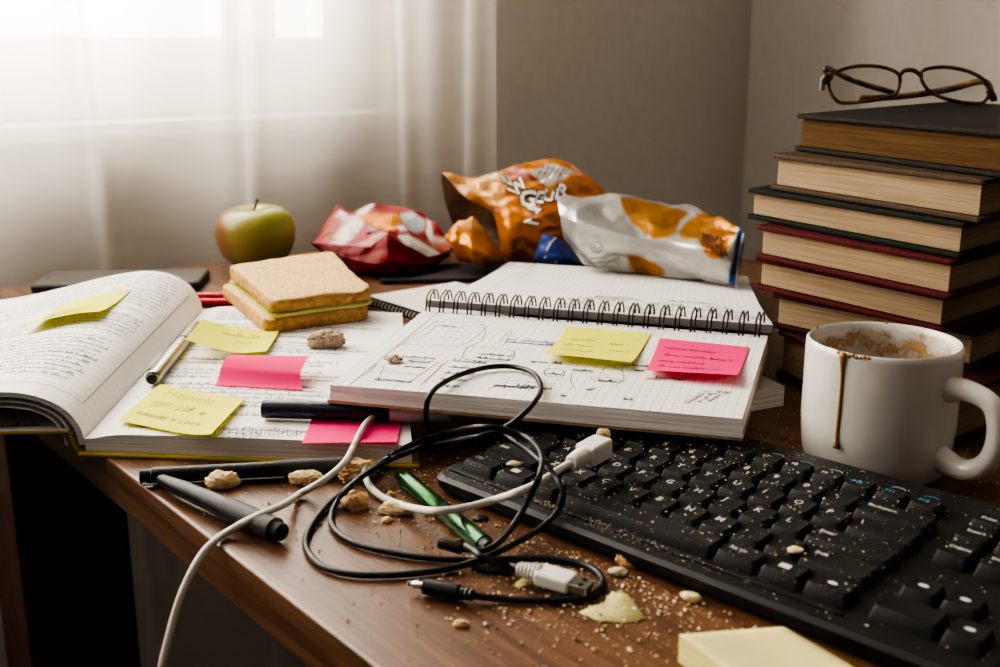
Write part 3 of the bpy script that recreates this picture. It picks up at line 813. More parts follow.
obj('frame', fm, M['tortoise'], gls, smooth=180)
for oc in (LO, RO):
    lo = cat([GP(*p) for p in oc], 5, True); n = len(lo); cc = sum(lo, Vector()) / n
    g = MB(); g.add(lo + [cc + Vector((0, -.0012, 0))], [(i, (i + 1) % n, n) for i in range(n)]); obj('lens', g, M['lens'], gls, smooth=180)
def back(p, dx, dy, dz): return p + Vector((dx, dy, dz))
hl, hr = GP(825, 70), GP(992, 98)
tp = MB(); tp.tube(cat([hl, back(hl, .006, .008, .0005), back(hl, .036, .034, -.010), back(hl, .075, .05, -.020)], 6), [.0026] * 7 + [.0024] * 12, 8); obj('temple', tp, M['tortoise'], gls, smooth=180)
hr2 = GP(984, 83)
tp = MB(); tp.tube(cat([hr, back(hr2, .004, .010, .001), back(hr2, -.020, .022, -.006), back(hr2, -.055, .032, -.012), back(hr2, -.09, .036, -.014)], 6), .0028, 8); obj('temple', tp, M['tortoise'], gls, smooth=180)
hg = MB()
hg.box(GP(822.5, 84), (.004, .004, .010)); obj('hinge', hg, M['metal'], gls, bevel=.0008)

# ================================================================== MUG
MC = Vector((.2075, .574, 0)); MR, MH = .0408, .0735
mug = thing('coffee_mug', (MC.x, MC.y, 0), 'white mug with dried coffee drips down its side, beside the stacked books', 'mug')
mb = MB()
prof = [(0.0006, MR - .012), (0, MR - .010), (.0004, MR - .0075), (.002, MR - .0048), (.005, MR - .0028), (.012, MR - .0012), (.030, MR), (MH - .004, MR), (MH - .0012, MR - .0002), (MH, MR - .0015), (MH - .0008, MR - .003), (MH - .004, MR - .0036), (.030, MR - .0038), (.010, MR - .005), (.006, MR - .009), (.0045, MR - .016), (.0045, .0005)]
mb.lathe(MC, MC + UP, prof, 64)
mug_body = obj('body', mb, M['ceramic'], mug, smooth=60)
hd = rot2(math.radians(-52)); mb = MB()
hpts = [MC + hd * (MR - .003) + UP * .0545, MC + hd * (MR + .009) + UP * .0565, MC + hd * (MR + .0225) + UP * .0520, MC + hd * (MR + .0268) + UP * .0375, MC + hd * (MR + .0232) + UP * .0225, MC + hd * (MR + .012) + UP * .0145, MC + hd * (MR - .0035) + UP * .0170]
hp = cat(hpts, 8); n = len(hp)
mb.tube(hp, [.0052 + .0026 * abs(2 * i / (n - 1) - 1) ** 4 for i in range(n)], 16); obj('handle', mb, M['ceramic'], mug, smooth=180)
mb = MB(); mb.grid(lambda a, b: MC + (MR - .0041 + .0002 * b) * rot2(2 * math.pi * a) + UP * lerp(.034, MH - .0015, b), 96, 10, closed_u=True)
obj('coffee_stain', mb, M['stain'], mug, smooth=180)
# drip: along the outer wall below the rim
da = None
for k in range(2000):
    a = -math.pi + k * math.pi / 2000; p = MC + rot2(a) * MR + UP * .045
    if abs(proj(p)[0] - 839) < .15: da = a; break
da = da if da is not None else math.radians(-140)
mb = MB(); dr = []; rr = []
for k in range(31):
    f = k / 30; z = lerp(MH - .001, .0215, f); aa = da + .010 * math.sin(f * 5) + .02 * f
    dr.append(MC + rot2(aa) * (MR + .0001 - (.0012 if k == 0 else 0)) + UP * z)
    rr.append(.0010 + .0016 * math.exp(-f * 12) + (.0012 * math.exp(-((f - .985) / .03) ** 2)))
mb.tube(dr, rr, 8)
for k in range(9):                                      # smear under the rim
    aa = da - .10 + k * .05; z = MH - .0006 - .0010 * rnd.random()
    p = MC + rot2(aa) * (MR - .0006) + UP * z; r_ = .0010 + .0006 * rnd.random() - .00004 * k
    mb.tube([p, p + rot2(aa + 1.57) * .0011, p + rot2(aa + 1.57) * .0022], [r_ * .6, r_, r_ * .5], 6)
obj('coffee_drip', mb, M['coffee'], mug, smooth=180)['label'] = 'brown dried coffee drip'
for aa in (1.2, 2.4):
    p = MC + rot2(aa) * (MR - .0018) + UP * (MH - .0002); mb = MB(); mb.tube([p, p + rot2(aa + 1.57) * .0015], .0009, 6); obj('coffee_spot', mb, M['coffee'], mug, smooth=180)

# ================================================================== KEYBOARD
KA = math.radians(-44); KO = P(443, 468, .010); KO.z = 0
ku, kv = rot2(KA), rot2(KA + math.pi / 2)
def kz(v): return .0105 + .0075 * max(0, v) / .133
def kp(u, v, z): return KO + ku * u + kv * v + UP * z
KL, KD = .286, .134
kbd = thing('computer_keyboard', (KO.x + .1, KO.y - .02, 0), 'black full-size keyboard dusted with crumbs, half under the notebook', 'keyboard')
kb = MB()
def kout(ins, rr=.010):
    c = KO + ku * (KL / 2) + kv * (KD / 2 - .004)
    return rrect(c, ku, kv, KL - 2 * ins, KD + .012 - 2 * ins, rr, 6)
rings = [(.003, .0), (.0, .003), (.0, .0)]
o0, o1, o2, o3 = kout(.004), kout(.0005), kout(0), kout(.002)
def lay(poly, zf): return [Vector((p.x, p.y, zf((p - KO).dot(kv)))) for p in poly]
layers = [lay(o0, lambda v: .0004), lay(o1, lambda v: .004 + .004 * v / .13), lay(o2, lambda v: kz(v) - .0022), lay(o3, lambda v: kz(v) - .0002), lay(kout(.006, .006), kz)]
n = len(o0); vs = sum(layers, []); fs = []
for j in range(4):
    for i in range(n): fs.append((j * n + i, j * n + (i + 1) % n, (j + 1) * n + (i + 1) % n, (j + 1) * n + i))
fs.append(tuple(range(n - 1, -1, -1))); fs.append(tuple(range(4 * n, 5 * n)))
kb.add(vs, fs); obj('case', kb, M['black_plastic'], kbd, smooth=30)
mb = MB()                                                # raised lip in front of the space bar and the strip behind the keys
mb.prism([kp(.006, -.001, 0), kp(.228, -.001, 0), kp(.228, .0005, 0), kp(.006, .0005, 0)], lambda x, y: kz(0) - .001, lambda x, y: kz(0) + .0012); obj('front_lip', mb, M['black_plastic'], kbd, bevel=.0004)
def key(u0, u1, v0, v1, legend=None, lm=1, h=.0054, second=None):
    g = .0005; u0 += g; u1 -= g; v0 += g; v1 -= g
    ins_t, ins_f, ins_b = .0013, .0022, .0009
    def ring(du, dvf, dvb, z):
        cu, cv = (u0 + u1) / 2, (v0 + dvf + v1 - dvb) / 2
        return [(q, z) for q in rrect(KO + ku * cu + kv * cv, ku, kv, u1 - u0 - 2 * du, v1 - v0 - dvf - dvb, .0016, 3)]
    mb = MB(); vs = []
    lv = [ring(0, 0, 0, -.001), ring(.0004, .0006, .0003, .0015), ring(ins_t, ins_f, ins_b, h - .0006), ring(ins_t + .0005, ins_f + .0005, ins_b + .0005, h), ring(ins_t + .0022, ins_f + .0022, ins_b + .0022, h - .0004)]
    n = len(lv[0])
    for r_ in lv:
        for q, z in r_: vs.append(Vector((q.x, q.y, kz((q - KO).dot(kv)) + z)))
    fs = []
    for j in range(4):
        for i in range(n): fs.append((j * n + i, j * n + (i + 1) % n, (j + 1) * n + (i + 1) % n, (j + 1) * n + i))
    fs.append(tuple(range(4 * n, 5 * n)))
    mb.add(vs, fs, 0)
    def put(txt, cu, cv, s, mi):
        V, F_ = text_mesh(txt, .012)
        mb.add([(lambda q: Vector((q.x, q.y, kz(cv + y * s) + h - .00015)))(KO + ku * (cu + x * s) + kv * (cv + y * s)) for x, y, _ in V], F_, mi)
    if legend == '[]':
        mb.add([kp(u0 + a, v0 + b, kz(v0 + b) + h - .0001) for a, b in ((.0065, .0065), (.0115, .0065), (.0115, .010), (.0065, .010))], [(0, 1, 2, 3)], 1)
    elif legend == 'o':
        cu, cv = (u0 + u1) / 2, (v0 + v1) / 2 + .001
        mb.add([kp(cu + .0022 * math.cos(k * .524), cv + .0013 * math.sin(k * .524), kz(cv) + h - .0001) for k in range(12)], [tuple(range(12))], 1)
    elif legend == '=':
        for b in (.0075, .0105):
            mb.add([kp(u0 + a, v0 + c_, kz(v0) + h - .0001) for a, c_ in ((.0035, b), (.0075, b), (.0075, b + .0016), (.0035, b + .0016))], [(0, 1, 2, 3)], 1)
    elif legend:
        s = .0056 if len(legend) == 1 else .0034
        put(legend, u0 + .0038, v1 - .0072 if len(legend) == 1 else v1 - .0066, s, lm)
        if second: put(second, u0 + (.0085 if len(second) == 1 else .0038), v0 + .0045, .0036 if len(second) == 1 else .0022, 1)
    obj('key', mb, [M['key'], M['legend'], M['legend_blue']], kbd, smooth=32)
mm = .001
def row(v0, v1, u, items):
    for it in items:
        w = it[0]; key(u * mm, (u + w) * mm, v0 * mm, v1 * mm, *it[1:]); u += w
row(3.5, 18.5, 8, [(24, 'Ctrl'), (22, '[]'), (20, 'Alt'), (90, None), (22, 'Alt Gr'), (20.5, '[]'), (21, 'o')])
row(19.5, 37.5, 8, [(37, 'Shift')] + [(16.6, c) for c in 'ZXCVBNM'] + [(16.6, ',', 1, .0054, ';'), (16.6, '.', 1, .0054, ':')] + [(32.5, 'Shift')])
row(38.5, 56.5, 8, [(29, 'Caps')] + [(16.6, c, 1, .0054, None) for c in 'ASDFGHJKL'] + [(41, 'Enter')])
row(57.5, 75.5, 8, [(22, 'Tab')] + [(16.6, c) for c in 'QWERTYUIOP'] + [(31.5, '\\')])
row(76.5, 94, 8, [(16.6, str((k + 1) % 10), 1, .0054, '!"#$%&/()='[k]) for k in range(10)] + [(16.6, '-')] + [(36, 'Backspace')])
row(99, 113, 8, [(16.5, 'Esc')] + [(16.5, 'F%d' % (k + 1), 2 if k > 8 else 1, .0055) for k in range(12)])
for k, (uu, leg) in enumerate(((235, 'Print'), (252.5, 'Pause'), (270, 'Home'))): row(99, 113, uu, [(15 if k == 2 else 16.6, leg, 1)])
for k, (uu, leg) in enumerate(((235, 'Insert'), (252.5, 'Pg Up'), (270, None))): row(80, 97, uu, [(15 if k == 2 else 16.6, leg, 1)])
for k, (uu, leg) in enumerate(((235, 'Delete'), (252.5, 'End'), (270, None))): row(61.5, 78.5, uu, [(15 if k == 2 else 16.6, leg, 1, .0054)])
row(24, 40, 237, [(16.6, 'o'), (16.6, 'o')]); row(4, 21, 235, [(28, '='), (17, 'o')])
def kb_top(x, y):
    d = Vector((x, y, 0)) - KO; u, v = d.dot(ku), d.dot(kv)
    if not (0 < u < KL and -.008 < v < KD): return 0.0
    return kz(v) + (.0052 if (.008 < u < .228 and .002 < v < .112) else 0)
# blue media icons printed on the strip behind the keys
icn = MB()
for k in range(6):
    u, v = .128 + k * .0165, .1215
    if k == 3: continue
    ring_ = [(u + .0036 * math.cos(a * .45), v + .0022 * math.sin(a * .45)) for a in range(15)]
    icn.ribbon(ring_, .0005, lambda a, b: kp(a, b, kz(b) + .0002), 0 if k % 2 else 1)
    icn.ribbon([(u - .002, v), (u + .002, v)], .0006, lambda a, b: kp(a, b, kz(b) + .0002), 0 if k % 2 else 1)
obj('media_icons', icn, [M['legend_blue'], M['legend']], kbd)

# ================================================================== PENS
def pen(name, label, p0, p1, prof, m, group=None, parts=()):
    """a pen lying from p0 to p1 (axis points); prof = body profile, parts = extra (name, profile, material)"""
    c = (Vector(p0) + Vector(p1)) / 2
    t = thing(name, (c.x, c.y, min(p0[2], p1[2]) - max(r for _, r in prof)), label, name.split('_')[-1], group)
    mb = MB(); mb.lathe(p0, p1, prof, 24); obj('barrel', mb, m, t, smooth=40)
    for nm, pr, mm_ in parts:
        mb = MB(); mb.lathe(p0, p1, pr, 24); obj(nm, mb, mm_, t, smooth=40)
    return t
def clip(t, p0, p1, d0, d1, r, off, m, side=UP, w=.0028):
    ax = (Vector(p1) - Vector(p0)).normalized(); sd = (side - ax * side.dot(ax)).normalized(); wd = ax.cross(sd)
    mb = MB(); c = Vector(p0) + ax * ((d0 + d1) / 2) + sd * (r + off)
    mb.box(c, (d1 - d0, w, .0009), (ax, wd, sd)); mb.box(Vector(p0) + ax * (d0 + .001) + sd * (r + off / 2), (.0025, w, off + .0008), (ax, wd, sd))
    cl = obj('clip', mb, m, t, bevel=.0003); host = [k for k in t.children if k.name.split('.')[0] in ('cap', 'barrel')][-1]; cl.parent = host
# silver ballpoint in the gutter
r = .0047
a, b = P(152, 379, ZP + r + .0008), P(199, 322, ZP + r + .0008); Lp = (b - a).length
t = pen('silver_pen', 'silver metal ballpoint pen lying in the fold of the open book', a, b, [(0.001, .0034), (.0015, r), (.004, r * 1.06), (.0045, r * .96), (Lp * .6, r), (Lp * .62, r * .93), (Lp - .014, r * .9), (Lp - .002, .0014), (Lp, .0008)], M['metal'],
        parts=[('push_button', [(-.002, .002), (-.0015, .0031), (.0012, .0033)], M['steel_dark']), ('band', [(Lp * .6, r * 1.04), (Lp * .6 + .003, r * 1.04)], M['steel_dark'])])
clip(t, a, b, .006, .045, r, .0016, M['metal'], Vector((-.6, 0, .8)))
# navy felt pen on the front of the book, its grey cap under the notebook
r = .0054
a, b = P(262, 409, ZP + .0022 + r), P(450, 413.5, ZP + .0022 + r); Lp = (b - a).length; Lk = (P(390, 411, ZP + r) - P(262, 409, ZP + r)).length
pen('navy_pen', 'dark navy felt pen with grey cap lying across the open book, under the notebook edge', a, b, [(0, .0035), (.0008, r), (Lk, r)], M['navy'],
    parts=[('cap', [(Lk, r * 1.04), (Lp - .001, r * 1.04), (Lp, r * .8)], M['pen_cap_grey'])])
# black marker with clip, along the book
r = .0052
a, b = P(140, 477, r), P(352, 466, r); Lp = (b - a).length; Lk = (P(285, 467, r) - a).length
t = pen('black_marker', 'long black marker lying along the front edge of the open book', a, b, [(0, .0032), (.0006, .0042), (.006, .0042), (.0066, .0048), (Lk, .0048)], M['pen_black'], parts=[('cap', [(Lk - .002, r * 1.04), (Lp - .001, r * 1.04), (Lp, r * .85)], M['rubber_grey'])])
clip(t, a, b, .002, Lk, .0046, .0010, M['metal'], Vector((.2, -1, -.55)), .0014)
# second black marker, crossing towards the viewer
r = .0058
a, b = P(160, 479, r + .0006), P(283, 533, r + .0004); Lp = (b - a).length; Lk = Lp * .58
pen('black_marker', 'black marker with a stubby grey cap pointing to the desk corner', a, b, [(0, .0022), (.002, .0030), (.02, .0044), (Lk, .0054)], M['pen_black'],
    parts=[('cap', [(Lk - .001, r * 1.02), (Lp - .006, r), (Lp - .005, r * .82), (Lp - .001, r * .74), (Lp, r * .5)], M['pen_grey'])])
# green pen
r = .0045
a, b = P(398, 473, r), P(489, 549, r); Lp = (b - a).length; Lk = Lp * .52
pen('green_pen', 'shiny metallic green pen lying left of the keyboard beneath the cables', a, b, [(0, .0015), (.003, .0034), (.012, .0048), (.02, r), (Lk, r), (Lk + .0006, r * .9)], M['green'],
    parts=[('cap', [(Lk + .0008, r * .85), (Lk + .002, r * 1.05), (Lp - .006, r * 1.03), (Lp - .005, r * 1.03)], M['green']), ('end_plug', [(Lp - .005, r * .9), (Lp, r * .8)], M['pen_black'])])
# two red pencils behind the book
YA, YB = P(215, 302.5, .0036).y, P(215, 296.5, .0036).y
for k, (Y, lab) in enumerate(((YA, 'red pen on the desk between open book and sandwich, nearer one'), (YB, 'red pen on the desk between open book and sandwich, farther one'))):
    a, b = Vector((-.285, Y, .0036)), Vector((-.145, Y + .006, .0036)); Lp = (b - a).length
    pen('red_pen', lab, a, b, [(0, .002), (.001, .0035), (Lp - .02, .0035)], M['red_plastic'], 'red pens behind the open book', parts=[('tip', [(Lp - .02, .0034), (Lp - .003, .0012), (Lp, .0006)], M['metal'])])

# ================================================================== STICKY NOTES
def sticky(label, corners, m, curl, lines=(), nm='sticky_note', group='sticky notes', res=14, inkm='ink_note', thick=.00022):
    """corners: back-left, back-right, front-right, front-left (Vectors); curl(a,b)->lift, a across, b 0 back .. 1 front"""
    if isinstance(corners, tuple):
        px_, z_ = corners; corners = []
        for (x_, y_), (a_, b_) in zip(px_, ((0, 0), (1, 0), (1, 1), (0, 1))):
            q = P(x_, y_, z_ + curl(a_, b_)); q.z = z_; corners.append(q)
    A, B, C_, D = corners
    f = lambda a, b: A.lerp(B, a).lerp(D.lerp(C_, a), b) + UP * curl(a, b)
    mb = MB(); mb.grid(f, res, res, 0, flip=True)
    mb.grid(lambda a, b: f(a, b) - UP * thick, res, res, 0)
    wA = (B - A).length; hA = (D - A).length
    mp = lambda u, v: f(min(max(u / wA, 0), 1), min(max(1 - v / hA, 0), 1)) + UP * .0002
    for (u, v, st, w) in lines: write(mb, st, u * wA, v * hA, mp, w, 1, 0.0, 1.5)
    o = obj(nm, mb, [m, M[inkm]], smooth=180)
    return tag(o, label, 'sticky note', group)
r1 = random.Random(21)
def scl(text, h): return glyph_strokes(text, h, .25, .06, r1)[0]
zl = ZP + .0012
# the front yellow one with pencilled words
c = ([(160, 384), (245, 398), (211, 434), (118, 420)], zl + .001)
sticky('yellow sticky note with three pencilled lines at the front of the open book', c, M['note_yellow'], lambda a, b: .0035 * max(0, a - .6) ** 2 * 6 * (.4 + b * .6) + .0006,
       [(.16, .74, scl('Etdipicto', .0046), .00036), (.14, .46, scl('LUHIT. 2JUR. ap', .0030), .00036), (.10, .20, scl('eomopzder w.y.pure.', .0028), .00036)])
c = ([(203, 319), (281, 327), (266, 351), (185, 339)], zl + .0015)
sticky('yellow sticky note beside the fold of the book, partly lying over the silver pen', c, M['note_yellow'], lambda a, b: .0135 * max(0, 1 - a * 1.35) ** 1.5 + .0035 * b * b * a + .0006,
       [(.32, .62, scribble(.012, .003, r1), .00024), (.55, .6, scribble(.016, .003, r1), .00024), (.52, .38, scribble(.016, .003, r1), .00024)])
# pink folded one
fl = [P(221, 368, zl + .0085), P(300, 374, zl + .0085), P(303, 391, zl), P(214, 386, zl)]
A, B = P(233, 355, zl + .012), P(312, 356, zl + .0115)
def pinkf(a, b):
    if b < .5:
        t_ = b / .5; p = fl[3].lerp(fl[2], a).lerp(fl[0].lerp(fl[1], a), t_); p.z = zl; return p + UP * (.0007 + .0080 * t_ ** 2.2)
    t_ = (b - .5) / .5; s_ = fl[0].lerp(fl[1], a); s_.z = zl + .0087
    e_ = A.lerp(B, a)
    return s_.lerp(e_, t_) + UP * (.003 * math.sin(t_ * math.pi))
mb = MB(); mb.grid(pinkf, 14, 24, 0); mb.grid(lambda a, b: pinkf(a, b) - UP * .0002, 14, 24, 0, flip=True)
tag(obj('sticky_note', mb, M['note_pink'], smooth=180), 'pink sticky note curled over on itself in the middle of the open book', 'sticky note', 'sticky notes')
c = ([(313, 416), (402, 417), (397, 442), (302, 443)], zl)
sticky('pink sticky note at the front edge of the book below the navy pen', c, M['note_pink'], lambda a, b: .0005 + .0008 * b * b, [])
zn = ZN1 + .0003
c = ([(568, 326), (651, 333), (631, 362), (544, 353)], zn)
sticky('yellow sticky note on the squared page of the spiral notebook', c, M['note_yellow'], lambda a, b: .0005 + .0050 * b ** 3, [(.12, .60, scribble(.018, .0022, r1), .00024), (.1, .42, scribble(.020, .0022, r1), .00024), (.12, .24, scribble(.022, .0022, r1), .00024), (.6, .55, scribble(.010, .002, r1), .00024), (.66, .35, scribble(.014, .0022, r1), .00024)])
c = ([(660, 338), (749, 347), (737, 375), (646, 370)], zn)
sticky('pink sticky note on the squared page of the spiral notebook', c, M['note_pink'], lambda a, b: .0005 + .0066 * b ** 2.5 * (.6 + .4 * a), [(.1, .72, scribble(.035, .0022, r1), .00024), (.12, .52, scribble(.045, .0022, r1), .00024), (.08, .33, scribble(.03, .0022, r1), .00024), (.10, .15, scribble(.04, .0022, r1), .00024)], inkm='ink')
# on the arched left page
lz = lambda px, py: hit(px, py, left_zf)
c = [lz(62, 306) + UP * .0006, lz(131, 291) + UP * .0006, lz(100, 321) + UP * .0006, lz(24, 335) + UP * .0006]
A, B, C_, D = c
def arcn(a, b):
    p = A.lerp(B, a).lerp(D.lerp(C_, a), b); z = left_zf(p.x, p.y) + .0008 + .006 * b ** 2.2
    return Vector((p.x, p.y, z))
mb = MB(); mb.grid(arcn, 14, 14, 0, flip=True); mb.grid(lambda a, b: arcn(a, b) - UP * .0002, 14, 14, 0)
for k in range(4): write(mb, scribble(.03, .002, r1), .006, .012 + .009 * k, lambda u, v: arcn(min(1, u / (B - A).length), min(1, max(0, 1 - v / (D - A).length))) + UP * .0002, .0003)
tag(obj('sticky_note', mb, [M['note_yellow'], M['ink_note']], smooth=180), 'yellow sticky note on the arched left page of the open book', 'sticky note', 'sticky notes')
# pad at the front
q0, q1 = P(679, 633, .012), P(784, 625, .012); q2 = P(850, 668, .012) ; dr = (q2 - q1).normalized()
q2 = q1 + dr * (q1 - q0).length * 1.0; q3 = q0 + dr * (q1 - q0).length * 1.0
pd = thing('sticky_note_pad', ((q0.x + q2.x) / 2, (q0.y + q2.y) / 2, 0), 'pad of pale yellow sticky notes at the front of the desk', 'notepad')
mb = MB(); mb.prism([(p.x, p.y) for p in (q0, q1, q2, q3)], 0, .0112); obj('sheets', mb, noisy('pad_edges', (.80, .72, .30), (.68, .60, .22), 1, .8, mapscale=(10, 10, 2500)), pd, bevel=.0003)
mb = MB(); mb.grid(lambda a, b: q0.lerp(q1, a).lerp(q3.lerp(q2, a), b) + UP * (-.0006 + .0022 * max(0, a - .5) ** 2 * 4 * (b)), 10, 10, 0, flip=True); obj('top_sheet', mb, M['note_pale'], pd, solid=.0002, smooth=180)
# torn scraps
def scrap(label, pts, z=.0006, group='torn yellow scraps'):
    ps = [P(*p, z) for p in pts]; cc = sum(ps, Vector()) / len(ps)
    loop = []
    for i, p in enumerate(ps):
        q = ps[(i + 1) % len(ps)]
        for k in range(4):
            w = p.lerp(q, k / 4) + Vector((r1.uniform(-.0004, .0004), r1.uniform(-.0004, .0004), 0)); loop.append(w)
    v = [Vector((p.x, p.y, .0006 + .0012 * max(0, (p - cc).normalized().dot(Vector((.5, .8, 0))))**2)) for p in loop] + [Vector((cc.x, cc.y, .0005))]
    n = len(loop); mb = MB(); mb.add(v, [(n, (i + 1) % n, i) for i in range(n)])
    return tag(obj('paper_scrap', mb, M['note_pale'], smooth=180, solid=.0002), label, 'paper scrap', group)
scrap('torn pale yellow paper scrap lying in the crumbs in front of the keyboard', [(579, 612), (592, 606), (604, 603), (611, 594), (626, 596), (647, 618), (630, 622), (596, 620)])
scrap('small yellow paper scrap sticking out under the white usb plug', [(513, 585), (524, 576), (523, 564), (548, 566), (551, 579), (536, 584), (520, 587)])

# ================================================================== FOOD
# apple
AR = .0415; AC = P(251.5, 271, 0); AC = Vector((AC.x, AC.y + .028, 0))
prof = [(.0075, .0), (.0045, .004), (.0012, .010), (.0002, .015), (.0030, .024), (.012, .034), (.024, .0396), (.036, .0418), (.047, .0408), (.0555, .0362), (.0610, .0285), (.0628, .0195), (.0610, .0110), (.0570, .0050), (.054, .0004)]
prof = [(p.x, p.y) for p in cat([(a, b, 0) for a, b in prof], 4)]
ap_ = thing('apple', (AC.x, AC.y, 0), 'whole green apple with a reddish blush standing behind the sandwich', 'apple')
mb = MB()
sg = 48; vs = []; fs = []
for i, (z, r_) in enumerate(prof):
    for k in range(sg):
        w = 2 * math.pi * k / sg
        lob = 1 + .022 * math.cos(5 * w + .6) * (1 if z < .03 else .55)
        vs.append(AC + Vector((math.cos(w) * r_ * lob, math.sin(w) * r_ * lob, z * (1 + .02 * math.cos(w - 1)))))
for i in range(len(prof) - 1):
    for k in range(sg): fs.append((i * sg + k, i * sg + (k + 1) % sg, (i + 1) * sg + (k + 1) % sg, (i + 1) * sg + k))
mb.add(vs, fs)
m = mat('apple_skin', (.4, .45, .1), .28, Coat_Weight=.25)
tc = N(m, 'ShaderNodeTexCoord'); mp = N(m, 'ShaderNodeMapping'); mp.inputs['Scale'].default_value = (12, 12, 12); L(m, tc.outputs['Object'], mp.inputs[0])
sep = N(m, 'ShaderNodeSeparateXYZ'); L(m, tc.outputs['Object'], sep.inputs[0])
nz_ = noise_tex(m, 55, 4, .6, mapscale=(1, 1, .25))
ad = N(m, 'ShaderNodeMath', operation='MULTIPLY_ADD'); ad.inputs[1].default_value = -13.0; ad.inputs[2].default_value = .02; L(m, sep.outputs[0], ad.inputs[0])
a2_ = N(m, 'ShaderNodeMath', operation='MULTIPLY_ADD'); a2_.inputs[1].default_value = .55; L(m, nz_, a2_.inputs[0]); L(m, ad.outputs[0], a2_.inputs[2])
L(m, ramp(m, a2_.outputs[0], [(.05, (.30, .31, .055)), (.38, (.36, .30, .075)), (.64, (.31, .165, .06)), (.98, (.24, .095, .045))]), bsdf(m).inputs['Base Color'])
obj('flesh', mb, m, ap_, smooth=180)
mb = MB(); mb.tube(cat([AC + UP * .053, AC + UP * .060, AC + Vector((.002, 0, .066)), AC + Vector((.0045, 0, .0715))], 4), [.0011] * 9 + [.0013, .0014, .0016, .0019], 8); obj('stem', mb, noisy('stem', (.06, .035, .015), (.14, .09, .03), 300, .7), ap_, smooth=60)
# sandwich
def bread_mat():
    m = noisy('bread_crumb', (.48, .29, .13), (.86, .64, .37), 300, .9, .3, .7, bmp=(1.0, .0016), detail=6, spec=.1); return m
crumbm = bread_mat(); crust = noisy('bread_crust', (.36, .19, .07), (.66, .41, .18), 190, .9, .3, .7, bmp=(1.0, .002), detail=6, spec=.1)
SC = Vector((-.1695, .898, 0)); sa = rot2(math.radians(-14)); sb = rot2(math.radians(76 - 22))
sq = [P(228, 271, .037), P(332, 254.5, .037), P(374, 291, .037), P(271, 304, .037)]
def bread_outline(ex=0.0, n=10):
    """toast-shaped outline between the four measured corners, rounded, edges slightly bowed"""
    cc = sum(sq, Vector()) / 4; out = []
    ps = [cc + (p - cc) * (1 + ex) for p in sq]
    for i in range(4):
        p, a, b = ps[i], ps[i - 1], ps[(i + 1) % 4]
        r_ = .016 if i in (1, 2) else .010
        s_, e_ = p + (a - p).normalized() * r_, p + (b - p).normalized() * r_
        for k in range(6):
            t_ = k / 5; out.append(s_.lerp(p, t_).lerp(p.lerp(e_, t_), t_))
        e2 = b + (p - b).normalized() * (.016 if (i + 1) % 4 in (1, 2) else .010)
        for k in range(1, 8):
            t_ = k / 8; q = e_.lerp(e2, t_); nrm = (q - cc).normalized(); out.append(q - nrm * .0016 * math.sin(t_ * math.pi) + nrm * r1.uniform(-.0003, .0003))
    return out
sw = thing('sandwich', (SC.x, SC.y, ZP), 'white bread sandwich with a green and pale yellow filling, on the open book', 'sandwich')
def slice_mesh(z0, z1, ex, sh=Vector((0, 0, 0)), tilt=0.0):
    ol = bread_outline(ex); n = len(ol); cc = sum(ol, Vector()) / n
    mb = MB(); vs = []; fs = []; mi = []
    lev = [(z0, .985), (z0 + .0015, 1.0), ((z0 + z1) / 2, 1.004), (z1 - .0018, 1.0), (z1 - .0004, .985), (z1, .955), (z1 - .0004, .6)]
    for z, k in lev:
        for p in ol:
            q = cc + (p - cc) * k + sh; dz = .0016 * noise.noise(q * 60) if k < .99 and z > z0 + .003 else .0
            vs.append(Vector((q.x, q.y, z + dz + tilt * (q - cc).dot(Vector((-.9, .35, 0))))))
    vs.append(Vector((cc.x + sh.x, cc.y + sh.y, z1 - .0006)))
    for j in range(len(lev) - 1):
        for i in range(n): fs.append((j * n + i, j * n + (i + 1) % n, (j + 1) * n + (i + 1) % n, (j + 1) * n + i)); mi.append(1 if j < 4 else 0)
    for i in range(n): fs.append(((len(lev) - 1) * n + i, (len(lev) - 1) * n + (i + 1) % n, len(lev) * n)); mi.append(0)
    fs.append(tuple(range(n - 1, -1, -1))); mi.append(0)
    a = sum(ol[i].x * ol[(i + 1) % n].y - ol[(i + 1) % n].x * ol[i].y for i in range(n))
    if a < 0: fs = [tuple(reversed(f)) for f in fs]
    mb.add(vs, fs, mi); return mb
zb0 = ZP + .0012
obj('bread_slice', slice_mesh(zb0, zb0 + .0118, .035, Vector((-.0050, -.0005, 0))), [crumbm, crust], sw, smooth=60)
obj('bread_slice', slice_mesh(zb0 + .0158, zb0 + .0268, 0, Vector((0, 0, 0)), .028), [crumbm, crust], sw, smooth=60)
def filling(ex, z, amp, fr, th_):
    ol = bread_outline(ex); n = len(ol); cc = sum(ol, Vector()) / n; mb = MB()
    big = cat(ol, 2, True); n = len(big)
    vs = []; fs = []
    for k, (s_, dz) in enumerate(((.5, 0), (.93, 0), (1.0, 1), (1.0, -1), (.93, 0), (.5, 0))):
        for i, p in enumerate(big):
            w = noise.noise(p * fr) ; q = cc + (p - cc) * (s_ * (1 + (.02 * w if s_ == 1 else 0)))
            vs.append(Vector((q.x, q.y, z + (th_ / 2 if k < 3 else -th_ / 2) + amp * (w if .9 < s_ else 0) * (1 if s_ == 1 else .5))))
    for k in range(5):
        for i in range(n): fs.append((k * n + i, k * n + (i + 1) % n, (k + 1) * n + (i + 1) % n, (k + 1) * n + i))
    mb.add(vs, fs); return mb
obj('lettuce', filling(.012, zb0 + .0143, .0013, 95, .0010), noisy('lettuce', (.28, .33, .03), (.45, .46, .06), 90, .5), sw, smooth=60)
obj('egg_filling', filling(.004, zb0 + .0129, .0009, 70, .0020), noisy('egg_filling', (.62, .50, .17), (.72, .62, .33), 110, .6), sw, smooth=60)
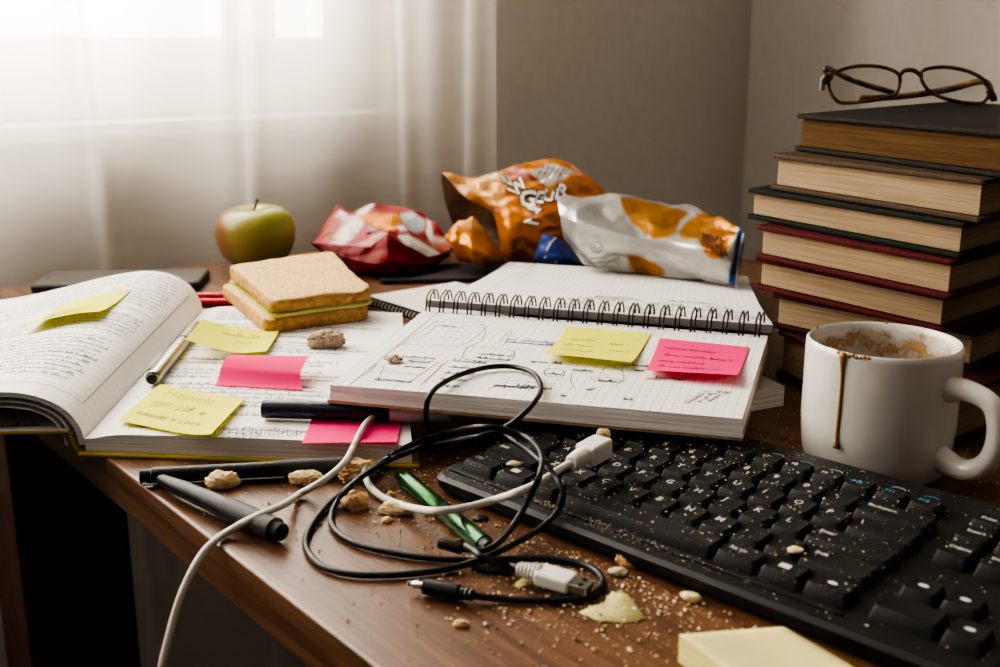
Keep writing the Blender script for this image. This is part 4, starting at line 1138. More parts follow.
# bread lumps: irregular broken pieces
def lump(px, py, z, sx, sy, sz, seed, m, label, nm='bread_crumb', cat_='crumb', group='bread crumbs on the desk', rz=0.0, sub=4, rough=.45):
    rr_ = random.Random(seed); bm = bmesh.new(); bmesh.ops.create_icosphere(bm, subdivisions=sub, radius=1.0)
    c = P(px, py, z); off = Vector((seed * 3.7, seed * 1.3, 0)); R = Matrix.Rotation(rz, 3, 'Z'); vs = []
    for v in bm.verts:
        d = v.co.normalized(); k = 1 + rough * .6 * noise.noise(d * 1.3 + off) + rough * .38 * noise.noise(d * 4 + off) + rough * .35 * noise.noise(d * 9 + off) + rough * .32 * noise.noise(d * 20 + off)
        q = R @ Vector((d.x * sx * k, d.y * sy * k, max(-.75, d.z * k) * sz))
        vs.append(q)
    mz = min(q.z for q in vs)
    mb = MB(); mb.add([c + q - UP * mz for q in vs], [tuple(v.index for v in f.verts) for f in bm.faces]); bm.free()
    return tag(obj(nm, mb, m, smooth=50), label, cat_, group)
cm = noisy('crumb_golden', (.74, .54, .30), (.97, .82, .56), 900, .9, .3, .7, bmp=(.8, .0012), spec=.1, Subsurface_Weight=.35, Subsurface_Radius=(.006, .004, .002), Subsurface_Scale=.6)
cmd = noisy('crumb_brown', (.55, .36, .18), (.86, .64, .38), 900, .9, .3, .7, bmp=(.8, .0012), spec=.1, Subsurface_Weight=.3, Subsurface_Radius=(.006, .004, .002), Subsurface_Scale=.6)
dark_bread = noisy('dark_bread', (.27, .18, .12), (.70, .57, .44), 700, .9, .3, .7, bmp=(1.0, .0015), spec=.1)
lump(327, 347, ZP + .001, .0135, .0075, .0072, 2, dark_bread, 'brown torn lump of bread crust on the open book below the sandwich', 'bread_chunk', 'bread', None, .1, 4, .5)
CR = [(223, 487, .0085, .0055, .005, cm, 'golden bread crumb next to the long black marker, leftmost of the large ones'), (306, 483, .0088, .0042, .0042, cm, 'oblong golden bread crumb lying just in front of the marker cap'),
      (329, 475, .0055, .004, .004, cmd, 'brownish bread crumb squeezed between marker cap and white cable'), (358, 478, .012, .007, .006, cmd, 'big brown bread crumb under the crossing black cables'),
      (356, 508, .007, .005, .005, cmd, 'brown round bread crumb inside the black cable loop'), (397, 514, .0085, .0035, .0036, cm, 'flat golden bread crumb touching the white cable by the green pen'),
      (391, 498, .0024, .002, .002, cmd, 'tiny brown bread crumb above the white cable, left of the green pen'), (628, 565, .0062, .0042, .0040, noisy('crumb_orange', (.72, .40, .16), (.92, .62, .32), 700, .9, bmp=(.8, .0012), spec=.1), 'orange bread crumb in front of the keyboard, largest there'),
      (618, 575, .0042, .0026, .0020, noisy('crumb_pale', (.6, .5, .36), (.8, .7, .55), 300, .9), 'pale whitish crumb in front of the keyboard beside the orange crumb'),
      (387, 522, .0026, .0018, .0016, cm, 'small golden crumb below the white cable near the green pen'), (690, 600, .0042, .0026, .0020, cm, 'golden crumb close behind the sticky note pad, nearer the keyboard'), (461, 626, .0030, .002, .0015, cmd, 'lone brown crumb near the front of the desk below the black audio plug')]
for i, (px, py, sx, sy, sz, mm_, lab) in enumerate(CR): lump(px, py, 0, sx, sy, sz, i + 11, mm_, lab, rz=(.35, .1, .3, .5, .2, -.15, 0, -.3, 0, .2, -.5, 0)[i], rough=.42)
kk = P(603, 437, .025); lump(603, 437, kb_top(kk.x, kk.y) + .0085, .0038, .0022, .0026, 41, cm, 'orange crumb sitting behind the white plug on the keyboard', group='bread crumbs on the keyboard')
for i, (px, py, lab) in enumerate(((514, 465, 'pale crumb on the second key from the left of the front row'), (795, 552, 'tan crumb between keys right of the space bar'))):
    kk = P(px, py, .02); lump(px, py, kb_top(kk.x, kk.y) + .0002, .0034, .0022, .0012, 51 + i, cm, lab, group='bread crumbs on the keyboard')
lump(393, 361, ZN1 + .0002, .0052, .0042, .0022, 61, noisy('crumb_pinkish', (.45, .33, .26), (.66, .56, .47), 500, .9, bmp=(1, .001)), 'small crumbly pinkish lump on the left of the squared page', group='bread crumbs on the notebook', rough=.6)
lump(379, 470, 0, .006, .004, .001, 71, M['rubber'], 'dark scorched scrap under the crossing black cables', 'burnt_flake', 'crumb', 'dark scraps', .4)
lump(480, 519, 0, .004, .003, .001, 72, M['rubber'], 'dark little flake right of the green pen', 'burnt_flake', 'crumb', 'dark scraps')
lump(492, 572, 0, .009, .003, .0016, 73, M['rubber'], 'dark flake beside the strain relief of the white usb plug', 'burnt_flake', 'crumb', 'dark scraps', -.2)

# ================================================================== SNACK BAGS
def linear(pts, n, closed=False):
    pts = [Vector(p) for p in pts]; out = []; m_ = len(pts)
    for i in range(m_ if closed else m_ - 1):
        for k in range(n): out.append(pts[i].lerp(pts[(i + 1) % m_], k / n))
    if not closed: out.append(pts[-1])
    return out
def mixed(pts, n, closed=False, t=.55): return [a.lerp(b, t) for a, b in zip(cat(pts, n, closed), linear(pts, n, closed))]
def tri(x): return 4 * abs(x - math.floor(x + .5)) - 1
class Bag:
    """a film bag lofted through measured cross-sections, crumpled, with its print kept as colours on the mesh"""
    def __init__(s, rings, zmin, sub=10, sharp=.55, amp=.0022, freq=26, seed=0, closed=True, colour=None, scaleY=1.0, flat_ends=0):
        R = [[W(px, py, Y * scaleY) for px, py, Y in r] for r in rings]
        loops = [mixed(r, sub, True, sharp) for r in R]
        n = len(loops[0])
        cols = [mixed([lp_[k] for lp_ in loops], sub, False, sharp) for k in range(n)]
        s.nu = n; s.nv = len(cols[0]); s.pts = [[cols[k][j] for k in range(n)] for j in range(s.nv)]
        off = Vector((seed * 11.3, seed * 5.1, seed * 2.7)); out = []; rr_ = random.Random(seed)
        dirs = [(Vector((rr_.gauss(0, 1), rr_.gauss(0, 1), rr_.gauss(0, 1))).normalized(), freq * f_, rr_.random(), a_) for f_, a_ in ((.45, 1.0), (.6, .9), (.8, .7), (1.1, .55), (1.5, .4), (2.2, .28), (3.0, .2))]
        for j in range(s.nv):
            c = sum(s.pts[j], Vector()) / n
            for k in range(n):
                p = s.pts[j][k]; d = (p - c); d = d.normalized() if d.length > 1e-5 else UP
                e = min(1, min(j, s.nv - 1 - j) / (sub * .8)) * .85 + .15
                q = p * freq + off
                w = 1 - 2 * abs(noise.noise(q)); w2 = 1 - 2 * abs(noise.noise(q * 2.3 + off)); w3 = 1 - 2 * abs(noise.noise(q * 5.1))
                wob = noise.noise(p * 14 + off) * .35
                cr = sum(a_ * tri(p.dot(dv) * f_ + ph + wob) for dv, f_, ph, a_ in dirs)
                p = p + d * amp * e * (.9 * cr + .30 * w + .25 * w2 + .15 * w3 - .6)
                p.z = max(p.z, zmin(p.x, p.y) + .0006 + .0002 * (k % 2)); out.append(p)
        s.v = out; s.f = [((j + 1) * n + k, (j + 1) * n + (k + 1) % n, j * n + (k + 1) % n, j * n + k) for j in range(s.nv - 1) for k in range(n)]
        s.mb = MB(); cs = []
        for j in range(s.nv):
            for k in range(n):
                p = s.v[j * n + k]; front = (k / n)
                x_, y_ = proj(p); sm = [colour(p, x_ + dx_, y_ + dy_, front, j / (s.nv - 1)) for dx_ in (-.9, 0, .9) for dy_ in (-.9, 0, .9)]
                cs.append(tuple(sum(q_[i_] for q_ in sm) / 9 for i_ in range(3)))
        s.mb.add(s.v, s.f, 0, None, cs)
        s.bvh = BVHTree.FromPolygons(s.v, s.f)
    def on(s, px, py, lift=.0006):
        o = Vector((0, 0, H)); d = ray(px, py).normalized(); h = s.bvh.ray_cast(o, d)
        if h[0] is None: return None
        nrm = h[1] if h[1].dot(d) < 0 else -h[1]
        return h[0] + nrm * lift
    def letter(s, ch, px, py, size, ang, mi, grow=0.0, lift=.0008, sq=1.0):
        V, F_ = text_mesh(ch, grow); xs = [v[0] for v in V]; ys = [v[1] for v in V]
        cx, cy = (min(xs) + max(xs)) / 2, (min(ys) + max(ys)) / 2
        ca, sa_ = math.cos(ang), math.sin(ang); vs = []
        for x, y, _ in V:
            x = (x - cx) * size * sq; y = (y - cy) * size
            q = s.on(px + x * ca + y * sa_, py - (-x * sa_ + y * ca), lift)
            if q is None: return
            vs.append(q)
        s.mb.add(vs, F_, mi)
    def line(s, pts, w, mi, lift=.0007):
        for a, b in zip(pts[:-1], pts[1:]):
            dx, dy = b[0] - a[0], b[1] - a[1]; L_ = math.hypot(dx, dy) or 1; nx, ny = -dy / L_ * w / 2, dx / L_ * w / 2
            q = [s.on(*k, lift) for k in ((a[0] + nx, a[1] + ny), (a[0] - nx, a[1] - ny), (b[0] - nx, b[1] - ny), (b[0] + nx, b[1] + ny))]
            if all(q): s.mb.add(q, [(0, 1, 2, 3)], mi)
def mixc(a, b, t): t = max(0, min(1, t)); return tuple(lerp(x, y, t) for x, y in zip(a, b))
def nz3(p, f): return noise.noise(Vector(p) * f)
ltr_white = mat('print_white', (.72, .68, .62), .5); ltr_dark = mat('print_dark', (.06, .03, .02), .5); ltr_blue = mat('print_bluegrey', (.22, .27, .30), .5); ltr_grey = mat('print_grey', (.42, .41, .40), .5)

# red bag
tip = [(311, 243, 1.2)] * 6
rings = [[(312, 244, 1.19), (311.5, 243.5, 1.188), (311, 242.5, 1.188), (312, 241.5, 1.195), (314, 241, 1.2), (313, 243, 1.2)],
         [(322, 253, 1.16), (323, 249, 1.15), (325, 244, 1.152), (330, 229, 1.19), (338, 203, 1.225), (331, 240, 1.25)],
         [(345, 266, 1.13), (344, 257, 1.115), (346, 246, 1.12), (349, 230, 1.165), (351, 212, 1.21), (350, 240, 1.25)],
         [(366, 275, 1.12), (366, 262, 1.10), (370, 247, 1.11), (371, 226, 1.165), (374, 203, 1.215), (375, 235, 1.255)],
         [(390, 280, 1.11), (388, 261, 1.09), (387, 234, 1.115), (392, 220, 1.165), (396, 207, 1.215), (395, 235, 1.255)],
         [(414, 277, 1.115), (411, 265, 1.10), (407, 247, 1.11), (412, 227, 1.165), (417, 211, 1.205), (415, 235, 1.25)],
         [(433, 268, 1.13), (431, 264, 1.12), (427, 257, 1.125), (432, 238, 1.16), (436, 223, 1.185), (435, 240, 1.225)],
         [(450, 256, 1.15), (449.5, 254, 1.149), (449, 252, 1.15), (451, 247, 1.158), (452, 243, 1.165), (452, 248, 1.18)]]
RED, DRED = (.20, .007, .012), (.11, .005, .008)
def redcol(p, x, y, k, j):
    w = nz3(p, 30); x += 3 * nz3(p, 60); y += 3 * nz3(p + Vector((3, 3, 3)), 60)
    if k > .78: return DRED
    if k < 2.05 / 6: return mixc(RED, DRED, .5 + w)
    if in_poly(x, y, [(359, 216), (395, 212), (402, 222), (394, 230), (382, 227), (360, 219)]): return (.62, .25, .03)
    if in_poly(x, y, [(399, 214), (412, 212), (424, 220), (424, 230), (417, 234), (407, 228)]): return (.40, .43, .46)
    if in_poly(x, y, [(397, 226), (403, 223), (406, 230), (400, 233)]): return (.68, .64, .6)
    if in_poly(x, y, [(398, 238), (408, 234), (444, 256), (438, 261), (415, 254)]): return (.60, .60, .56)
    if in_poly(x, y, [(426, 220), (431, 222), (433, 245), (428, 240)]): return (.66, .62, .58)
    if in_poly(x, y, [(340, 202), (360, 214), (352, 216), (338, 207)]): return (.36, .03, .04)
    if in_poly(x, y, [(322, 240), (338, 210), (350, 216), (374, 203), (366, 218), (356, 234), (345, 242)]): return mixc((.74, .68, .63), (.38, .12, .10), .30 + 2.0 * w)
    if in_poly(x, y, [(433, 236), (452, 238), (452, 252), (444, 257), (432, 250)]): return mixc((.74, .64, .57), (.40, .10, .07), .4 + 2.0 * w)
    if in_poly(x, y, [(352, 224), (370, 226), (390, 234), (375, 246), (345, 246), (330, 242)]): return mixc((.36, .08, .09), (.66, .56, .54), .35 + 2.2 * w)
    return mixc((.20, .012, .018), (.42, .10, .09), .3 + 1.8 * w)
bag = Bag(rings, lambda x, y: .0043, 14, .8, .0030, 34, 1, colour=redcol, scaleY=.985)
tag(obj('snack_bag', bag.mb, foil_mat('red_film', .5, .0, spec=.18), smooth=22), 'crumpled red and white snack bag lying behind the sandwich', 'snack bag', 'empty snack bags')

# orange bag
def R8(*a): return list(a)
rings = [R8((503, 267, 1.172), (500, 240, 1.165), (492, 212, 1.175), (467, 199, 1.2), (442, 173, 1.235), (444, 197, 1.28), (453, 225, 1.29), (475, 260, 1.28)),
         R8((511, 267, 1.165), (508, 236, 1.15), (499, 206, 1.16), (481, 188, 1.19), (464, 178, 1.23), (467, 200, 1.29), (468, 225, 1.30), (482, 258, 1.28)),
         R8((530, 267, 1.16), (527, 238, 1.14), (520, 208, 1.15), (507, 185, 1.18), (492, 171, 1.22), (494, 197, 1.29), (498, 225, 1.3), (505, 257, 1.28)),
         R8((555, 266, 1.16), (551, 236, 1.135), (545, 206, 1.148), (535, 181, 1.18), (524, 166, 1.22), (530, 192, 1.29), (530, 225, 1.3), (535, 256, 1.28)),
         R8((585, 262, 1.16), (582, 236, 1.14), (575, 206, 1.15), (566, 179, 1.18), (556, 160, 1.22), (560, 190, 1.28), (562, 225, 1.29), (570, 255, 1.27)),
         R8((608, 258, 1.18), (606, 235, 1.165), (599, 208, 1.17), (589, 183, 1.19), (579, 168, 1.21), (582, 195, 1.26), (585, 225, 1.275), (592, 250, 1.26)),
         R8((626, 250, 1.2), (622, 232, 1.195), (615, 212, 1.195), (609, 199, 1.2), (604, 191, 1.21), (606, 207, 1.23), (611, 225, 1.235), (617, 243, 1.225))]
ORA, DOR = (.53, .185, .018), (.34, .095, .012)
def oracol(p, x, y, k, j):
    w = nz3(p, 30)
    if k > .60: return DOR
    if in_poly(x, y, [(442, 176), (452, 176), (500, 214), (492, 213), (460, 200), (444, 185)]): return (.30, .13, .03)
    x += 1.5 * nz3(p, 70); y += 1.5 * nz3(p + Vector((5, 1, 2)), 70)
    if in_poly(x, y, [(530, 172), (552, 163), (575, 172), (560, 180), (548, 186)]): return (.58, .56, .53)
    if in_poly(x, y, [(504, 175), (512, 168), (523, 167), (530, 176), (519, 181)]): return (.60, .22, .24)
    if in_poly(x, y, [(524, 168), (531, 175), (549, 185), (545, 187), (529, 178), (521, 169)]): return (.22, .05, .04)
    if in_poly(x, y, [(560, 166), (584, 170), (585, 177), (572, 173)]): return (.58, .22, .12)
    if in_poly(x, y, [(572, 165), (584, 168), (582, 173), (574, 171)]): return (.66, .60, .56)
    if in_poly(x, y, [(474, 203), (490, 208), (499, 211), (490, 213), (476, 207)]): return (.72, .66, .60)  # white highlight painted along the edge of the mouth
    if y < 205 and x < 505: return mixc((.60, .30, .09), (.75, .50, .26), .3 + 1.5 * w)
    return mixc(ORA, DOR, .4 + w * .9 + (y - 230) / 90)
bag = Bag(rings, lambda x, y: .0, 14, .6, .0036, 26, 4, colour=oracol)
for ch, px, py, sz, an, col in (('A', 496, 175, 13, -.75, 4), ('I', 503, 179, 13, -.75, 4), ('V', 509, 183, 14, -.8, 4), ('W', 518, 188, 17, -.8, 2), ('G', 528, 199, 24, .12, 2), ('E', 540.5, 198, 17, .18, 2), ('U', 549, 197, 16, .2, 2), ('I', 556, 195, 17, .2, 2), ('R', 563, 191.5, 18, .22, 2), ('Z', 533, 216, 21, .2, 2)):
    bag.letter(ch, px, py, sz, an, 3, .085, lift=.0012); bag.letter(ch, px, py, sz, an, 1 if col == 2 else 2, .030, lift=.0017)
for k in range(5): bag.line([(540 + k * 5, 175 + k * .6 + (k % 2)), (544 + k * 5, 166 + k * 1.0)], 1.0, 3, .002); bag.line([(537 + k * 5, 178 + k), (540 + k * 5, 172 + k)], .8, 3, .002)
fo = foil_mat('orange_film', .30, .3, (.42, .31, .24))
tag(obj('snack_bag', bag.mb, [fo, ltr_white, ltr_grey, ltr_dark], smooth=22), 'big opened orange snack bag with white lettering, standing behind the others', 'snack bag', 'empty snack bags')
# small crumpled orange wrapper in front of its mouth
rings = [[(446, 241, 1.13), (445, 238, 1.128), (446, 234, 1.13), (447, 232, 1.14), (447, 236, 1.15)],
         [(458, 258, 1.12), (456, 243, 1.108), (456, 229, 1.115), (459, 221, 1.14), (462, 240, 1.165)],
         [(474, 267, 1.115), (472, 248, 1.10), (471, 231, 1.11), (473, 218.5, 1.14), (478, 240, 1.165)],
         [(490, 269, 1.12), (489, 256, 1.105), (487, 246, 1.115), (488, 235, 1.135), (492, 250, 1.16)],
         [(505, 263, 1.14), (505, 260, 1.138), (504, 257, 1.138), (505, 254, 1.145), (506, 258, 1.155)]]
bag = Bag(rings, lambda x, y: .0045, 10, .6, .0028, 40, 6, colour=lambda p, x, y, k, j: mixc((.60, .21, .015), (.38, .10, .01), .45 + nz3(p, 40) + (y - 245) / 60) if y > 228 else (.66, .34, .12), scaleY=.985)
tag(obj('snack_wrapper', bag.mb, foil_mat('orange_wrapper_film', .25, .3), smooth=22), 'small crumpled plain orange wrapper between the red bag and the big orange bag', 'wrapper')
# blue wrapper
rings = [[(533, 264, 1.125), (533, 262, 1.12), (534, 258, 1.12), (535, 254, 1.13), (534, 260, 1.135)],
         [(541, 265, 1.12), (540, 252, 1.11), (541, 240, 1.115), (543, 233, 1.125), (543, 250, 1.135)],
         [(555, 266, 1.115), (554, 254, 1.105), (553, 243, 1.11), (555, 235, 1.12), (557, 252, 1.135)],
         [(570, 266, 1.115), (569, 259, 1.105), (567, 251, 1.11), (567, 244, 1.12), (571, 257, 1.135)],
         [(585, 266, 1.12), (584, 264, 1.118), (582, 261, 1.118), (582, 259, 1.122), (585, 263, 1.13)]]
bag = Bag(rings, lambda x, y: .0, 8, .6, .0012, 40, 8, colour=lambda p, x, y, k, j: mixc((.012, .03, .16), (.02, .055, .25), .5 + nz3(p, 50)), scaleY=1.0)
bag.line([(545, 258), (547, 250), (551, 243), (556, 238)], 1.6, 1, .0012)
bag.letter('.', 556, 261, 26, 0, 1, lift=.0014)
tag(obj('snack_wrapper', bag.mb, [foil_mat('blue_film', .35, .2), ltr_grey], smooth=22), 'dark blue wrapper tucked below the silver bag in front of the orange bag', 'wrapper')
# silver bag
rings = [[(564, 239, 1.075), (562, 229, 1.07), (560, 215, 1.075), (558, 204, 1.085), (557, 196, 1.105), (561, 208, 1.135), (566, 230, 1.125)],
         [(583, 262, 1.06), (579, 245, 1.045), (576, 222, 1.04), (577, 204, 1.07), (579, 193.5, 1.11), (582, 210, 1.17), (584, 242, 1.16)],
         [(610, 272, 1.05), (606, 252, 1.03), (604, 229, 1.025), (605, 206, 1.065), (609, 192, 1.105), (612, 212, 1.17), (612, 248, 1.165)],
         [(640, 276, 1.045), (637, 259, 1.02), (635, 237, 1.015), (636, 213, 1.055), (638, 198.5, 1.095), (641, 217, 1.16), (641, 252, 1.155)],
         [(668, 278, 1.04), (668, 265, 1.015), (667, 241, 1.005), (667, 217, 1.045), (667, 204, 1.085), (669, 222, 1.15), (669, 255, 1.145)],
         [(697, 281, 1.04), (697, 268, 1.015), (697, 246, 1.005), (696, 223, 1.045), (695, 208.5, 1.08), (697, 226, 1.14), (698, 258, 1.135)],
         [(717, 284, 1.045), (718, 271, 1.025), (718, 251, 1.02), (718, 229, 1.05), (717, 213, 1.075), (719, 230, 1.12), (719, 260, 1.115)],
         [(728, 287, 1.055), (729, 272, 1.045), (731, 255, 1.045), (735, 239, 1.055), (737, 228, 1.065), (737, 240, 1.085), (732, 266, 1.08)],
         [(736, 289, 1.06), (738, 274, 1.057), (740, 256, 1.057), (743, 241, 1.06), (745, 234, 1.064), (744, 243, 1.068), (740, 268, 1.068)]]
CHIP = (.50, .23, .035)
chips = [[(620, 196), (632, 198), (660, 204), (690, 212), (680, 222), (676, 232), (668, 238), (655, 240), (642, 232), (630, 220), (622, 208)], [(677, 232), (690, 218), (706, 210), (722, 212), (736, 226), (736, 236), (726, 248), (722, 256), (712, 258), (702, 250), (698, 238), (684, 241)], [(626, 254), (638, 256), (654, 262), (664, 270), (664, 276), (640, 276), (632, 268)]]
def silcol(p, x, y, k, j):
    w = nz3(p, 25)
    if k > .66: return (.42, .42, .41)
    dx, dy = 1.0 * nz3(p, 50), 1.0 * nz3(p + Vector((1, 4, 2)), 80); x += dx; y += dy
    if in_poly(x, y, [(738, 232), (742, 233), (735, 287), (728, 284)]): return (.015, .06, .22)
    if in_poly(x, y, [(742, 233), (744, 233), (738, 287), (735, 287)]): return (.55, .56, .56)
    if x > 738 and y > 230: return (.015, .05, .18)
    if ((x - 715) / 14) ** 2 + ((y - 244) / 15) ** 2 < 1: return (.42, .14, .014)
    for i, c_ in enumerate(chips):
        if in_poly(x, y, c_):
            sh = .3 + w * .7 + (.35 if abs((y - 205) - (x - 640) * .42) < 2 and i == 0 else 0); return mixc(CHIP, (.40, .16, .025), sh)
    if in_poly(x, y, [(606, 192), (622, 196), (622, 214), (612, 222), (602, 214)]): return (.74, .73, .70)
    if in_poly(x, y, [(582, 243), (596, 240), (626, 256), (630, 276), (600, 272)]): return (.62, .62, .59)
    if in_poly(x, y, [(560, 228), (572, 240), (600, 270), (588, 266), (566, 242)]): return (.20, .20, .20)
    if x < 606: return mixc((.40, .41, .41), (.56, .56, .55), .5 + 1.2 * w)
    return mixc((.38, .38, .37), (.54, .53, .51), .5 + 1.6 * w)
def zm_sil(x, y):
    d = Vector((x, y, 0)) - Vector((fA.x, fA.y, 0)); b_ = d.dot(bdir) / FB
    dd = (fB - fA); dd.z = 0; a_ = (d - bdir * (b_ * FB)).dot(dd) / dd.length_squared
    nrm = Vector((-dd.y, dd.x, 0)).normalized(); b_ = d.dot(nrm) / (bdir.dot(nrm) * FB)
    return fz(min(1, max(0, b_))) + .0004 if b_ < 1.05 else .002
rings = [[(x, y, min(Y * k_, 1.10)) for x, y, Y in r_] for r_, k_ in zip(rings, (1, 1, 1, 1, .99, .965, .94, .915, .905))]
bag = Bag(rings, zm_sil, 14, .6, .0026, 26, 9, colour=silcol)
for i, row_ in enumerate(((705, 236, 'NBHA'), (707, 243, 'DORE'), (710, 250, 'CPUN'))):
    for k, ch in enumerate(row_[2]): bag.letter(ch, row_[0] + k * 5.4 - i, row_[1] + k * 1.4, 7.6, -.25, 2, .02, lift=.0012)
bag.line(ell(597, 247, 5.5, 5.5, 16, r=r1), 1.0, 1, .0012); bag.line(ell(597, 247, 2.6, 2.6, 10, a1=4.5, r=r1), .9, 1, .0012)
bag.line([(590, 258), (604, 257), (616, 253)], 1.0, 1, .0012); bag.line([(592, 262), (606, 261), (620, 257)], 1.0, 1, .0012); bag.line([(598, 268), (612, 260), (620, 264)], .8, 1, .0012)
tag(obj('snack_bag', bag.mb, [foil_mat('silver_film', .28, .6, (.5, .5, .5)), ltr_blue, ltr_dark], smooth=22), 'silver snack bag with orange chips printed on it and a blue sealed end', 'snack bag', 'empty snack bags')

# ================================================================== PHONES
pc = P(128, 276, 0); pa = rot2(math.radians(5)); pb = rot2(math.radians(95))
pq = [P(36, 289, .006), P(212, 279, .006)]
cx = (pq[0] + pq[1]) / 2 + Vector((-.010, .022, 0)); cx.z = 0
t = thing('smartphone', (cx.x, cx.y, 0), 'black smartphone lying face up by the curtain behind the open book', 'phone')
mb = MB(); mb.prism(rrect(cx, pa, pb, .158, .074, .010), .0004, .0085); obj('body', mb, M['phone_rim'], t, bevel=.0022)
mb = MB(); mb.prism(rrect(cx, pa, pb, .152, .068, .008), .0084, .0090); obj('screen', mb, M['glass_sheen'], t)
mb = MB(); mb.box(cx + pa * -.071 + UP * .0091, (.0014, .010, .0003), (pa, pb, UP)); obj('earpiece', mb, M['phone_rim'], t)
# dark tablet at the right edge
q = P(986, 432, .006); d1 = (P(998, 456, .006) - q); d1.z = 0; d1.normalize(); d2 = (P(989, 396, .006) - q); d2.z = 0; d2.normalize(); d2 = Vector((d1.y * -1, d1.x, 0)) if Vector((-d1.y, d1.x, 0)).dot(d2) > 0 else Vector((d1.y, -d1.x, 0))
cx = q + d1 * .06 + d2 * .04; cx.z = 0
t = thing('tablet', (cx.x, cx.y, 0), 'dark tablet with a silver rim at the right, next to the mug handle', 'tablet')
mb = MB(); mb.prism(rrect(cx, d1, d2, .12, .08, .008), .0002, .006); obj('body', mb, M['metal'], t, bevel=.0015)
mb = MB(); mb.prism(rrect(cx, d1, d2, .116, .076, .007), .0059, .0064); obj('screen', mb, M['glass_sheen'], t)

# ================================================================== CABLES
def base_z(x, y):
    z = kb_top(x, y)
    u, v = buv((x, y))
    if -.02 < u < BW + .005 and -.004 < v < BH: z = max(z, right_z(u))
    return z
def path(pts, n=8, r=.002):
    out = []
    for q in cat(pts, n):                                # keep the cord on its sight line but clear of what lies below
        px, py = proj(q); z = q.z
        for _ in range(4):
            p = P(px, py, z)
            if p.y > .3: z = max(z, base_z(p.x, p.y) + r)
        out.append([px, py, z])
    for seq in (range(1, len(out)), range(len(out) - 2, -1, -1)):   # no steeper than a cord would fall
        for i in seq:
            j = i - 1 if seq.step > 0 else i + 1
            a, b = P(*out[i]), P(*out[j]); d = math.hypot(a.x - b.x, a.y - b.y)
            out[i][2] = max(out[i][2], out[j][2] - .42 * min(d, .01))
    return [P(*o) for o in out]
def D(px, py, z): return P(px, py, z)
# white cable falling over the desk's edge
WR = .0018
pts = [D(373, 417, zl + .0045), D(366, 423, zl + .0036), D(360, 433, zl + .0034), D(354, 446, .0132), D(344, 463, .0100), D(324, 480, .0092), D(300, 494, WR + .0005), D(283, 505, WR + .0095), D(262, 514, WR + .0095), D(243, 523, WR + .005), D(226, 533, WR + .0005)]
e = W(208, 545, .478); pts2 = [pts[-1], D(216, 540, .0022), W(203, 553, .470), W(190, 575, .462), W(178, 604, .456), W(168, 640, .450), W(161, 672, .446), W(156, 720, .444), W(152, 790, .444)]
cab = path(pts, 8)[:-1] + cat(pts[-1:] + pts2[1:], 8)
t = thing('white_cable', (pts[6].x, pts[6].y, 0), 'thin white cable starting on the pink note and hanging over the desk edge', 'cable')
mb = MB(); mb.tube(cab, WR, 12); obj('cord', mb, M['white_cable'], t, smooth=180)
# white cable with square plug on the keyboard
def plug_box(mb, c, ax, up, l, w, h, mi=0):
    ax = ax.normalized(); sd = up.cross(ax).normalized(); u_ = ax.cross(sd)
    mb.box(c, (l, w, h), (ax, sd, u_), mi)
kz0 = .0245
pA, pB = D(582, 457, kz0 + .007), D(604, 445, kz0 + .008)
t = thing('usb_cable', (pA.x, pA.y, kz0 - .002), 'white charging cable with a square white plug resting on the keyboard', 'cable', 'cables with usb plugs')
ax = (pB - pA); mb = MB(); plug_box(mb, pA.lerp(pB, .55), ax, UP, ax.length * .9, .0118, .0102); obj('plug', mb, M['white_plug'], t, bevel=.0016)
axn = ax.normalized()
mb = MB(); mb.lathe(pA - axn * .009, pB, [(k * .0009, .0031 + (.0008 if k % 2 else 0) + .0001 * k) for k in range(13)], 16); obj('strain_relief', mb, M['white_cable'], t, smooth=40)
pts = [pA - axn * .007, D(560, 469, kz0 + .004), D(540, 482, kz0), D(518, 492, .0215), D(497, 499, .0135), D(468, 507, .0118), D(438, 511, .0135), D(412, 508, .0068), D(390, 501, .0026), D(374, 491, .0026), D(366, 479, .0034), D(364, 470, .0060), D(366, 464, .0080)]
mb = MB(); mb.tube(path(pts, 8), .0019, 12); obj('cord', mb, M['white_cable'], t, smooth=180)
